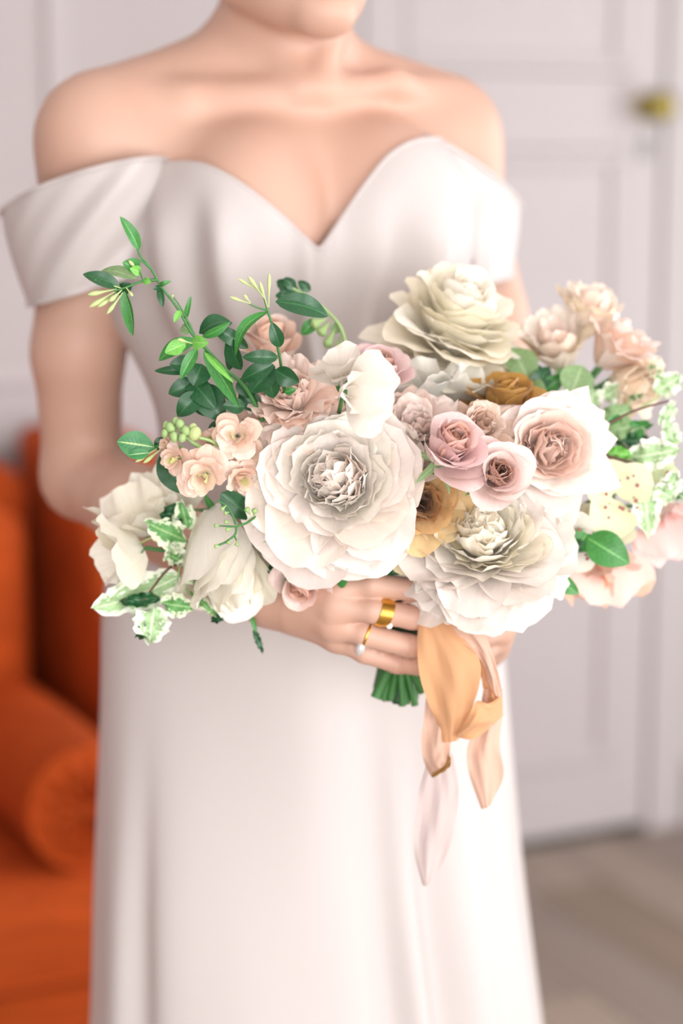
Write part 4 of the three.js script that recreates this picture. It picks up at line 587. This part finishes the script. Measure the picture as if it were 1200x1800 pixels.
flower('hellebore', 'small lime hellebore under the dark twig', 1140, 838, 0.225, [0.3, 0.1, 0.9], 0.4, { rings: hel(['#e6ecc4', '#ecf0cc']), seed: 95, K: 0.7 });
flower('hellebore', 'cream freckled hellebore between the ivory peony and the leaf', 988, 940, 0.262, [0.2, -0.3, 0.9], 0.4, { rings: hel(['#f6f0e0', '#f8f2e8']), seed: 97, K: 1.05 });
for (const o of scene.children.filter((c) => c.name.startsWith('hellebore'))) freckles(o, 16, o.position.x * 1000 | 0);

// ---------------------------------------------------------------- leaves
const TOWARD = new THREE.Vector3(0, 0.15, 1).normalize();
function leafGeo(a, b, W, o = {}) {
  const { bend = 0.1, fold = 0.25, twist = 0, wave = 0, nrm = TOWARD, nu = 6, nv = 12, shape = 0.85, teeth = 0, seed = 1 } = o, r = rng(seed * 31 + 5), Y = b.clone().sub(a), L = Y.length(); Y.normalize();
  let Nn = nrm.clone().addScaledVector(Y, -nrm.dot(Y)); if (Nn.lengthSq() < 1e-4) Nn.set(0, 1, 0); Nn.normalize().applyAxisAngle(Y, twist); const X = new THREE.Vector3().crossVectors(Y, Nn), ph = r() * 6;
  return grid(nu, nv, (uu, v) => { const u = uu * 2 - 1; let w = W / 2 * Math.pow(Math.max(0, Math.sin(Math.PI * Math.pow(v, shape))), 0.75) + 0.0004; if (teeth) w *= 1 + teeth * Math.sin(v * 46 + ph + u) * Math.abs(u); const s = u * w;
    const off = fold * Math.abs(s) + bend * L * Math.sin(Math.PI * v) + wave * Math.sin(v * 15 + ph + u * 1.5) * Math.abs(u) * 1.2 + wave * 0.5 * Math.sin(v * 31 + ph) * u * u;
    return a.clone().addScaledVector(Y, v * L + wave * 0.4 * Math.sin(v * 20) * u).addScaledVector(X, s).addScaledVector(Nn, off); });
}
const PPM = (z) => F_PX / ((camera.position.z - z) * 1.0);
// a sprig is a thing whose children are its stem(s), leaves and buds; coordinates are photo pixels at a chosen depth
function sprig(name, label, at, leaves, stems, opts = {}) {
  const p = V(...at), o = thing(name, label, opts.category ?? 'foliage', p, 'foliage of the bouquet'); const loc = (q) => q.clone().sub(p);
  for (const s of stems) part('stem', tube(s.pts.map((q) => loc(V(...q))), s.r ?? 0.0013, Math.max(8, s.pts.length * 5), 6, s.taper ?? 0.6), s.m ?? M.stem, o);
  leaves.forEach((l, i) => { const [bx, by, bz, tx, ty, tz, wpx, mat, extra] = l; part('leaf', leafGeo(loc(V(bx, by, bz)), loc(V(tx, ty, tz)), wpx / PPM(bz), { seed: i + bx, ...(opts.leaf ?? {}), ...(extra ?? {}) }), mat, o); });
  (opts.buds ?? []).forEach(([bx, by, bz, tx, ty, tz, wpx, m]) => { const a = loc(V(bx, by, bz)), b = loc(V(tx, ty, tz)), L = a.distanceTo(b), w = wpx * (wpx < 8 ? 1.7 : 1) / PPM(bz) / 2; const g = new THREE.LatheGeometry([[0.0004, 0], [w * 0.35, L * 0.3], [w * 0.5, L * 0.45], [w, L * 0.72], [w * 0.8, L * 0.88], [0.0003, L]].map(([x, y]) => new THREE.Vector2(x, y)), 8); g.applyQuaternion(new THREE.Quaternion().setFromUnitVectors(new THREE.Vector3(0, 1, 0), b.clone().sub(a).normalize())); g.translate(a.x, a.y, a.z); part('bud', g, m ?? M.bud, o); });
  return o;
}
const D = M.leafDark, G = M.leafMid, B = M.leafBright;
const back = { twist: 0.5 };
sprig('jasmine_vine', 'long jasmine vine reaching up to the sleeve, with leaves and pale buds', [462, 740, 0.335],
  [[244, 440, .372, 211, 381, .378, 20, G, { fold: .5, twist: .4 }], [246, 470, .37, 215, 462, .378, 24, G], [247, 478, .372, 228, 472, .38, 16, B], [240, 490, .372, 178, 476, .362, 24, M.leafGrey, { twist: .6 }], [210, 504, .375, 146, 482, .378, 26, D, { twist: .3 }], [232, 500, .37, 205, 516, .366, 20, D], [252, 493, .372, 265, 496, .376, 12, B], [219, 512, .376, 234, 590, .385, 22, G, { fold: .9, bend: -.08, twist: .5 }],
   [281, 502, .366, 300, 494, .37, 7, G, { bend: .3 }], [281, 505, .366, 269, 508, .37, 8, D], [280, 506, .366, 286, 540, .37, 11, D], [318, 545, .362, 306, 566, .365, 10, B], [326, 560, .36, 335, 521, .365, 8, G],
   [336, 585, .36, 320, 572, .352, 22, M.leafGrey], [345, 598, .362, 279, 634, .362, 30, G, { bend: .16, twist: .4 }], [326, 604, .366, 290, 620, .37, 26, B], [338, 602, .37, 366, 603, .378, 24, B], [346, 612, .365, 317, 666, .37, 20, G, { fold: .4 }], [350, 586, .356, 408, 568, .35, 34, D, { bend: .25, twist: -.5 }], [372, 572, .354, 436, 612, .345, 26, D, { bend: .2 }], [356, 592, .36, 404, 566, .366, 16, G, { twist: .5 }],
   [358, 616, .372, 420, 716, .388, 26, G, { bend: -.05, fold: .5, twist: .35 }], [360, 620, .374, 410, 672, .385, 10, B, { fold: .6 }]],
  [{ pts: [[462, 740, .33], [430, 680, .345], [395, 648, .355], [357, 608, .362], [340, 590, .362], [312, 542, .362], [282, 502, .366], [264, 470, .37], [245, 448, .372], [243, 440, .373], [232, 425, .375]], r: 0.0018, taper: .4 }, { pts: [[264, 471, .37], [250, 460, .372], [240, 455, .373]], r: .0009 }, { pts: [[275, 492, .368], [250, 494, .371], [224, 504, .375], [200, 512, .377]], r: .0012, taper: .5 }, { pts: [[341, 588, .362], [328, 560, .362], [312, 532, .364], [304, 522, .365]], r: .0009 }, { pts: [[250, 490, .371], [246, 478, .374], [238, 464, .376]], r: .0007 }],
  { buds: [[212, 506, .376, 160, 492, .38, 5], [205, 508, .376, 154, 518, .38, 6], [206, 510, .376, 157, 540, .38, 6], [212, 512, .376, 172, 540, .38, 5], [214, 510, .376, 192, 530, .382, 6], [216, 514, .376, 188, 552, .38, 5], [222, 506, .376, 233, 521, .38, 4], [304, 524, .365, 302, 518, .366, 4], [338, 604, .37, 312, 596, .378, 4], [245, 478, .374, 226, 458, .378, 4]] });
sprig('jasmine_sprig', 'jasmine sprig with a fan of slim buds above dark leaves', [500, 700, 0.33],
  [[470, 548, .365, 414, 625, .37, 20, G, { bend: .3, fold: .4, twist: .5 }], [484, 530, .36, 576, 556, .35, 40, D, { bend: .15, fold: .3, twist: -.35 }], [492, 610, .366, 477, 566, .37, 24, D, { fold: .3 }], [488, 628, .366, 426, 628, .37, 24, D, { bend: .15 }], [480, 640, .366, 424, 668, .362, 30, D], [482, 642, .362, 440, 690, .36, 40, D], [484, 650, .37, 526, 672, .372, 34, D, { bend: .15, twist: .3 }], [470, 650, .36, 480, 700, .355, 34, D], [424, 650, .356, 404, 590, .352, 34, D, { twist: -.6 }], [500, 690, .36, 520, 684, .362, 12, G]],
  [{ pts: [[500, 700, .33], [496, 660, .352], [490, 620, .362], [478, 570, .366], [470, 545, .366]], r: .0013, taper: .7 }, { pts: [[470, 546, .366], [462, 520, .368], [448, 500, .37]], r: .0008 }, { pts: [[470, 546, .366], [450, 540, .368], [430, 530, .37]], r: .0008 }],
  { buds: [[458, 512, .369, 418, 490, .375, 4], [462, 520, .369, 436, 486, .376, 5], [464, 524, .369, 438, 487, .372, 4], [470, 540, .367, 456, 494, .372, 4], [472, 540, .367, 473, 480, .372, 4], [440, 534, .37, 404, 522, .375, 4], [440, 532, .37, 428, 518, .374, 4]] });
sprig('dark_leaf_cluster', 'cluster of dark green glossy leaves under the jasmine vine', [430, 740, 0.31],
  [[340, 640, .335, 298, 640, .34, 30, D], [345, 650, .33, 272, 652, .33, 16, D], [355, 640, .34, 340, 678, .345, 44, D], [345, 672, .335, 296, 692, .338, 34, D], [350, 690, .34, 312, 732, .342, 36, D, { bend: .15 }], [352, 676, .335, 392, 740, .34, 52, D], [395, 715, .335, 342, 722, .33, 26, D], [430, 715, .345, 392, 712, .35, 26, D], [330, 660, .332, 380, 720, .345, 40, D], [404, 650, .33, 396, 600, .335, 26, D, { twist: .7 }], [430, 660, .335, 440, 700, .335, 40, D], [420, 690, .33, 460, 720, .33, 34, D], [400, 740, .32, 370, 780, .322, 40, D]],
  [{ pts: [[430, 740, .31], [400, 700, .325], [360, 670, .332], [335, 650, .332]], r: .0013, m: M.stemDark }, { pts: [[430, 740, .31], [410, 690, .322], [400, 640, .33]], r: .0012, m: M.stemDark }]);
sprig('snapdragon_sprig', 'upright green snapdragon tip with budding spike behind the jasmine', [615, 640, 0.27],
  [[524, 515, .25, 486, 494, .245, 26, D, { teeth: .12 }], [518, 508, .25, 500, 488, .25, 18, D], [510, 520, .25, 484, 520, .25, 16, D], [545, 512, .25, 524, 494, .25, 16, D], [556, 562, .255, 530, 588, .255, 22, G], [582, 582, .258, 600, 572, .258, 18, M.leafGrey]],
  [{ pts: [[615, 640, .27], [598, 575, .262], [572, 545, .255], [540, 520, .25], [500, 500, .25]], r: .0018, m: M.stemPale }],
  { buds: [[575, 560, .256, 545, 572, .258, 22, M.budGreen], [580, 565, .256, 560, 590, .258, 22, M.budGreen], [590, 575, .258, 572, 612, .26, 20, M.budGreen], [598, 590, .26, 585, 640, .262, 22, M.budGreen], [570, 550, .254, 545, 550, .256, 18, M.budGreen]] });
sprig('jasmine_leaf', 'broad leaf splashed with cream at the edge of the peach stock', [330, 830, 0.33],
  [[272, 786, .345, 206, 776, .35, 46, M.leafSplash, { bend: .08, fold: .15, shape: 1.1 }], [290, 770, .34, 274, 790, .34, 22, D], [290, 790, .33, 322, 868, .33, 56, D, { bend: .12 }], [262, 796, .35, 222, 800, .352, 18, M.leafSplash]],
  [{ pts: [[330, 830, .33], [296, 785, .338], [272, 784, .346]], r: .0012 }, { pts: [[290, 780, .34], [266, 792, .348], [254, 800, .35]], r: .0007 }], { buds: [[285, 788, .345, 252, 814, .35, 5, M.bud], [276, 788, .345, 238, 812, .35, 5, M.bud]] });
sprig('leaf_pair', 'two dark leaves between the peach stock and the blush white peony', [470, 920, 0.31],
  [[388, 866, .345, 446, 912, .335, 40, D, { bend: .1, shape: .7 }], [448, 948, .325, 460, 912, .33, 30, D], [462, 950, .32, 494, 970, .33, 40, D], [430, 882, .33, 452, 900, .33, 30, D], [455, 900, .315, 462, 950, .32, 34, D]],
  [{ pts: [[470, 920, .31], [450, 905, .33], [440, 890, .335]], r: .0012 }]);
sprig('berry_twig', 'branching green twig with tiny buds lying over the cream rose', [470, 905, 0.325], [[452, 962, .345, 484, 950, .345, 9, B, { bend: .2 }]],
  [{ pts: [[470, 905, .325], [450, 908, .35], [432, 920, .362], [416, 926, .366], [414, 938, .366], [398, 952, .37], [377, 961, .372]], r: .0011, taper: .8 }, { pts: [[414, 922, .366], [408, 905, .368], [397, 888, .37], [380, 880, .372]], r: .0009 }, { pts: [[416, 926, .366], [400, 925, .369], [378, 924, .371]], r: .0008 }, { pts: [[412, 942, .366], [416, 952, .368], [416, 958, .369]], r: .0007 }],
  { buds: [[398, 888, .37, 388, 897, .373, 5], [402, 900, .37, 394, 903, .373, 5], [385, 924, .371, 376, 924, .373, 5], [404, 918, .37, 394, 917, .373, 5], [408, 928, .37, 396, 932, .373, 5], [388, 957, .371, 376, 962, .373, 5], [405, 948, .37, 400, 956, .373, 5], [416, 950, .369, 416, 960, .371, 5], [440, 905, .36, 432, 892, .362, 7, M.budGreen], [446, 908, .355, 448, 894, .358, 7, M.budGreen]].map((b) => [...b.slice(0, 7), b[7] ?? M.stemPale]) });
const vz = { wave: .004, teeth: .08, nu: 10, nv: 22, fold: .1 };
sprig('variegated_sprig', 'cream edged variegated leaf sprig trailing over the white skirt', [400, 960, 0.27],
  [[318, 1012, .30, 162, 1070, .325, 74, M.leafPale, { bend: -.12, twist: .3 }], [272, 1066, .315, 262, 1132, .322, 66, M.leafPale], [284, 1060, .312, 342, 1068, .315, 44, M.leafVar], [322, 1004, .305, 350, 1020, .31, 34, M.leafVar, { shape: .7 }], [334, 1040, .305, 385, 1085, .31, 18, M.leafVar], [372, 1090, .31, 394, 1084, .312, 14, D], [280, 1050, .31, 210, 1058, .315, 24, D], [264, 1100, .318, 240, 1120, .32, 26, D], [316, 985, .30, 296, 975, .30, 30, M.leafVar]],
  [{ pts: [[400, 960, .27], [330, 985, .29], [296, 1000, .303], [268, 1034, .312], [245, 1065, .316]], r: .0014, m: M.stemBrown, taper: .6 }, { pts: [[318, 990, .295], [314, 1012, .302], [330, 1040, .306], [376, 1086, .31]], r: .001, m: M.stemPale }], { leaf: vz });
sprig('variegated_sprig', 'crinkled green and cream leaf between the cream sweet peas', [370, 960, 0.268],
  [[326, 950, .29, 256, 918, .305, 54, M.leafVar], [330, 930, .292, 318, 880, .30, 40, M.leafVar], [325, 965, .29, 292, 985, .30, 40, M.leafVar], [330, 900, .29, 280, 905, .298, 34, D], [322, 985, .29, 290, 960, .302, 34, M.leafPale]],
  [{ pts: [[370, 960, .268], [340, 958, .282], [318, 945, .292]], r: .0012, m: M.stemBrown }, { pts: [[300, 950, .29], [270, 945, .29], [245, 955, .288]], r: .0009, m: M.stemPale }], { leaf: vz });
sprig('trailing_tip', 'thin green catkin hanging over the skirt below the cream rose', [440, 1075, 0.29], [[446, 1105, .292, 462, 1148, .295, 10, D, { teeth: .25, wave: .001 }], [442, 1082, .29, 450, 1112, .293, 7, G]], [{ pts: [[430, 1050, .285], [440, 1080, .29], [452, 1125, .294]], r: .0009, m: M.stemDark }]);
sprig('leaf_spray', 'green leaves showing below the blush white peony next to the hand', [640, 1000, 0.29],
  [[520, 1000, .30, 502, 1032, .305, 30, G], [505, 1025, .31, 530, 1045, .312, 28, M.leafGrey], [590, 1020, .32, 612, 1015, .322, 30, G], [625, 995, .325, 650, 1012, .33, 26, M.leafGrey, { twist: .4 }], [715, 975, .315, 690, 1008, .32, 34, D], [680, 980, .31, 715, 1000, .325, 30, D], [640, 985, .315, 720, 1003, .31, 30, D], [600, 1000, .31, 650, 1000, .315, 26, D], [480, 985, .305, 500, 1010, .31, 40, D], [498, 958, .3, 470, 990, .32, 18, G]],
  [{ pts: [[700, 1060, .27], [650, 1010, .295], [560, 1000, .30], [490, 985, .305]], r: .0014, m: M.stemDark }]);
sprig('rose_leaf', 'bright green pointed leaves hanging beside the ivory peony', [960, 960, 0.27],
  [[1010, 968, .272, 1040, 928, .27, 44, G, { twist: -.3 }], [1032, 945, .275, 1106, 991, .285, 62, G, { bend: .1, fold: .2, shape: .8 }], [968, 1012, .285, 1017, 1044, .29, 30, G, { bend: .12 }], [1010, 975, .27, 990, 985, .275, 24, G], [1000, 955, .27, 1035, 965, .275, 22, D]],
  [{ pts: [[960, 960, .265], [1000, 960, .268], [1040, 950, .274]], r: .0013 }, { pts: [[930, 985, .27], [955, 1000, .278], [972, 1014, .285]], r: .0012 }]);
sprig('rose_leaf', 'dull green rounded leaves between the cream rose and the lisianthus', [930, 740, 0.22],
  [[935, 680, .2, 898, 612, .185, 60, M.leafGrey, { shape: 1.05 }], [1000, 700, .21, 1022, 642, .2, 62, M.leafGrey, { shape: 1.1 }], [935, 690, .205, 965, 645, .195, 34, D], [890, 640, .19, 912, 622, .186, 26, B], [952, 690, .2, 990, 660, .2, 30, G], [930, 680, .205, 960, 690, .21, 34, M.leafGrey], [940, 640, .19, 950, 690, .195, 30, D]],
  [{ pts: [[930, 740, .22], [935, 690, .205], [915, 640, .19]], r: .0013 }, { pts: [[985, 720, .23], [1010, 695, .2], [1050, 655, .175]], r: .0016 }, { pts: [[930, 740, .22], [960, 690, .19], [982, 645, .165]], r: .0016, m: M.stemPale }]);
sprig('dark_stem_sprig', 'dark green stem standing between the white sweet peas under the cream rose', [746, 720, 0.25], [[752, 700, .255, 740, 712, .26, 8, D], [825, 690, .25, 815, 712, .255, 12, G]], [{ pts: [[740, 730, .26], [746, 700, .255], [752, 655, .24], [756, 640, .225]], r: .0021, m: M.stemDark, taper: 1 }], { category: 'stem' });
sprig('bare_twig', 'thin dark bare twig pointing out past the blush rose', [1060, 750, 0.26], [[1062, 748, .258, 1090, 730, .25, 14, G]], [{ pts: [[1040, 762, .262], [1075, 742, .258], [1110, 724, .25], [1140, 714, .245], [1175, 705, .24]], r: .0014, m: M.stemBrown, taper: .6 }], { category: 'twig' });
sprig('bare_twig', 'short dark brown twig below the variegated leaves', [1075, 806, 0.25], [[1080, 806, .25, 1068, 820, .252, 10, D]], [{ pts: [[1060, 800, .255], [1090, 808, .25], [1120, 816, .246], [1148, 824, .243]], r: .0015, m: M.stemBrown, taper: .6 }], { category: 'twig' });
sprig('variegated_sprig', 'pale silvery variegated sprig at the outer edge of the bouquet', [1075, 800, 0.235],
  [[1105, 805, .235, 1195, 790, .25, 56, M.leafPale, { bend: .1 }], [1128, 830, .24, 1140, 946, .255, 54, M.leafPale, { bend: .08 }], [1160, 750, .22, 1185, 705, .215, 26, M.leafPale], [1185, 790, .225, 1170, 735, .22, 34, M.leafPale], [1150, 690, .2, 1198, 660, .2, 44, M.leafPale], [1160, 665, .2, 1142, 640, .2, 24, M.leafVar], [1170, 870, .245, 1190, 830, .25, 40, M.leafPale], [1150, 858, .248, 1185, 880, .25, 40, M.leafPale], [1196, 850, .23, 1215, 880, .235, 40, M.leafVar], [1180, 870, .23, 1200, 855, .235, 24, G]],
  [{ pts: [[1060, 810, .235], [1120, 806, .234], [1160, 800, .232], [1190, 770, .225]], r: .0013, m: M.stemPale }, { pts: [[1060, 750, .225], [1120, 720, .21], [1160, 695, .2], [1178, 670, .2]], r: .0012, m: M.stemPale }, { pts: [[1075, 800, .235], [1120, 825, .238], [1135, 850, .242], [1170, 870, .245]], r: .0011, m: M.stemPale }], { leaf: vz });
sprig('fern_leaf', 'grey green crinkled leaves right behind the blush rose', [1060, 780, 0.215],
  [[1050, 745, .22, 1110, 720, .21, 44, M.leafGrey], [1055, 760, .22, 1110, 750, .215, 40, M.leafGrey], [1070, 770, .21, 1145, 745, .205, 34, G], [1080, 780, .215, 1140, 770, .21, 24, D], [1060, 700, .2, 1090, 680, .195, 40, M.leafPale], [1040, 720, .21, 1040, 680, .2, 40, M.leafPale], [1065, 795, .24, 1110, 800, .24, 26, B], [1068, 815, .248, 1105, 850, .24, 14, D], [1110, 850, .235, 1125, 880, .235, 22, D], [1108, 700, .205, 1128, 690, .2, 12, G]],
  [{ pts: [[1040, 790, .23], [1070, 770, .218], [1110, 748, .21]], r: .0012 }, { pts: [[1090, 730, .205], [1105, 705, .2], [1120, 688, .195]], r: .0012, m: M.stemPale }], { leaf: { wave: .003, teeth: .08, nu: 8, nv: 16 } });

// ---------------------------------------------------------------- peach stock: florets on one stalk
{
  const p = V(450, 790, 0.33), o = thing('stock_spray', 'peach stock spray with double florets and a green budded tip', 'flower', p, 'flowers of the bouquet');
  const loc = (q) => q.sub(p), cols = ['#fde2d0', '#fcdac6', '#fee8da'];
  const stalk = part('stem', tube([[470, 800, .31], [430, 795, .33], [395, 795, .345], [350, 785, .352], [325, 765, .355], [312, 752, .356]].map((a) => loc(V(...a))), 0.0028, 26, 8, 0.5), M.stemPale, o);
  const fl = [[416, 766, .352, [-.1, .2, 1], 1.05, 1], [360, 838, .365, [-.15, -.1, 1], 1.2, 2], [309, 806, .358, [-.6, -.1, .8], 0.75, 3], [420, 842, .345, [.5, -.2, .8], .9, 4], [376, 778, .338, [-.2, .6, .6], .75, 5], [440, 800, .338, [.2, .2, .9], .9, 6], [296, 782, .345, [-.8, .2, .4], .6, 7], [455, 850, .33, [.4, -.3, .8], .8, 8]];
  for (const [x, y, z, ax, K, sd] of fl) {
    const f = new THREE.Group(); f.name = 'floret'; f.position.copy(loc(V(x, y, z))); orient(f, new THREE.Vector3(...ax), sd); o.add(f);
    petals(f, [{ n: 6, L: 0.018, W: 0.018, a0: 62, a1: 92, rc0: 0.02, rc1: 0.03, h0: -0.006, c: 0.36, ruf: 0.0016, rk: 2, frill: 0.04, nu: 6, nv: 6, col: cols }, { n: 6, L: 0.0155, W: 0.015, a0: 40, a1: 66, rc0: 0.015, rc1: 0.02, h0: -0.004, c: 0.36, ruf: 0.0018, rk: 2, frill: 0.05, nu: 6, nv: 6, col: cols }, { n: 7, L: 0.014, W: 0.012, a0: 18, a1: 34, rc0: 0.01, rc1: 0.012, h0: -0.003, c: 0.36, ruf: 0.0015, rk: 2.4, frill: 0.08, aj: 26, nu: 6, nv: 6, col: ['#fbdcc6', '#fde6d4'] }, { n: 2, L: 0.011, W: 0.007, a0: 6, a1: 0, rc0: 0.006, rc1: 0.008, c: 0.36, nu: 4, nv: 5, col: ['#dfe2a0', '#f3dcb8'] }], sd * 17, K);
    const st = part('floret_stalk', tube([new THREE.Vector3(0, -0.002, 0), new THREE.Vector3(0, -0.012, 0)], 0.0011, 4, 6), M.stemPale, f);
  }
  const buds = [[300, 752, .36, 17], [316, 745, .362, 15], [326, 757, .364, 15], [306, 768, .364, 16], [290, 762, .36, 14], [292, 748, .356, 13], [308, 740, .358, 12], [320, 770, .366, 14], [342, 762, .362, 22], [338, 752, .358, 15]];
  buds.forEach(([x, y, z, w], i) => { const g = new THREE.SphereGeometry(w / 2 / PPM(z), 10, 8), q = g.attributes.position; for (let k = 0; k < q.count; k++) { const a = Math.atan2(q.getZ(k), q.getX(k)), s = 1 + 0.1 * Math.cos(a * 5); q.setXYZ(k, q.getX(k) * s, q.getY(k) * 1.25, q.getZ(k) * s); } g.computeVertexNormals(); g.rotateZ(0.5 - i * 0.12); const c = loc(V(x, y, z)); g.translate(c.x, c.y, c.z); part('bud', g, i >= 8 ? M.bud : M.budGreen, o, undefined); });
  part('bud_stalk', tube([[395, 793, .345], [370, 775, .355], [345, 768, .36]].map((a) => loc(V(...a))), 0.0013, 8, 6), M.stemPale, o);
  stemTo(o, V(470, 800, .31), new THREE.Vector3(-0.6, 0.6, 0.3), M.stem, 0.0026);
}

// ---------------------------------------------------------------- the peach silk ribbon
{
  const p = V(770, 1080, 0.3), o = thing('ribbon', 'peach silk ribbon tied round the stems with trailing loops and tails', 'ribbon', p);
  const strip = (name, L, R, mat, label) => {
    const cl = new THREE.CatmullRomCurve3(L.map((a) => V(...a).sub(p)), false, 'centripetal'), cr = new THREE.CatmullRomCurve3(R.map((a) => V(...a).sub(p)), false, 'centripetal');
    return part(name, grid(10, 40, (u, v) => { const a = cl.getPoint(v), b = cr.getPoint(v); const q = a.clone().lerp(b, u); q.z += 0.004 * Math.sin(u * Math.PI) + 0.0028 * Math.sin(u * 10 + v * 5) * Math.sin(v * Math.PI) + 0.0012 * Math.sin(u * 21 - v * 9); return q; }), mat, o, label);
  };
  strip('loop', [[737, 1080, .318], [733, 1130, .326], [737, 1185, .330], [752, 1235, .328], [768, 1272, .322], [776, 1304, .316]], [[776, 1080, .320], [820, 1128, .332], [844, 1166, .336], [842, 1202, .334], [826, 1250, .328], [806, 1300, .318]], M.silk);
  strip('loop', [[772, 1086, .318], [806, 1122, .328], [836, 1148, .330], [851, 1174, .324], [856, 1200, .316]], [[800, 1060, .314], [838, 1088, .320], [862, 1138, .322], [878, 1196, .318], [883, 1236, .312]], M.silkTail);
  strip('loop', [[838, 1160, .312], [846, 1195, .308], [852, 1222, .308], [862, 1238, .310]], [[862, 1150, .310], [876, 1190, .308], [880, 1215, .310], [878, 1226, .312]], M.silk);
  strip('loop', [[880, 1224, .316], [858, 1236, .326], [838, 1230, .334], [826, 1250, .334], [800, 1286, .322]], [[884, 1256, .312], [866, 1276, .320], [846, 1292, .326], [826, 1298, .326], [803, 1296, .322]], M.silk);
  strip('tail', [[850, 1210, .308], [842, 1250, .308], [820, 1318, .308], [824, 1360, .311], [845, 1422, .316]], [[882, 1210, .306], [884, 1250, .306], [878, 1310, .306], [884, 1360, .309], [864, 1412, .316]], M.silkTail);
  strip('tail', [[752, 1190, .310], [746, 1250, .312], [740, 1300, .312], [745, 1340, .31], [756, 1364, .308]], [[800, 1190, .312], [798, 1250, .314], [792, 1300, .316], [790, 1330, .316], [791, 1340, .318]], M.silkTail);
  strip('tail', [[750, 1340, .304], [736, 1390, .300], [729, 1440, .297], [728, 1500, .296], [742, 1556, .3]], [[795, 1325, .310], [806, 1390, .304], [800, 1450, .30], [782, 1505, .298], [754, 1552, .3]], M.silkPale, 'pale sheer end of the ribbon');
  strip('tail', [[757, 1362, .314], [770, 1352, .320], [782, 1344, .324], [787, 1326, .324]], [[760, 1365, .316], [776, 1357, .324], [790, 1346, .327], [792, 1330, .326]], M.silkEdge, 'gold brown turned edge');
  // the wrap round the stems under the hand
  part('wrap', grid(40, 6, (u, v) => { const a = u * Math.PI * 2, r = 0.0225 + 0.0006 * Math.sin(v * 20); return BIND.clone().sub(p).add(new THREE.Vector3(Math.cos(a) * r, lerp(-0.016, 0.03, v), Math.sin(a) * r * 0.9 - 0.002)); }, true), M.stemDark, o);
}
renderer.render(scene, camera);
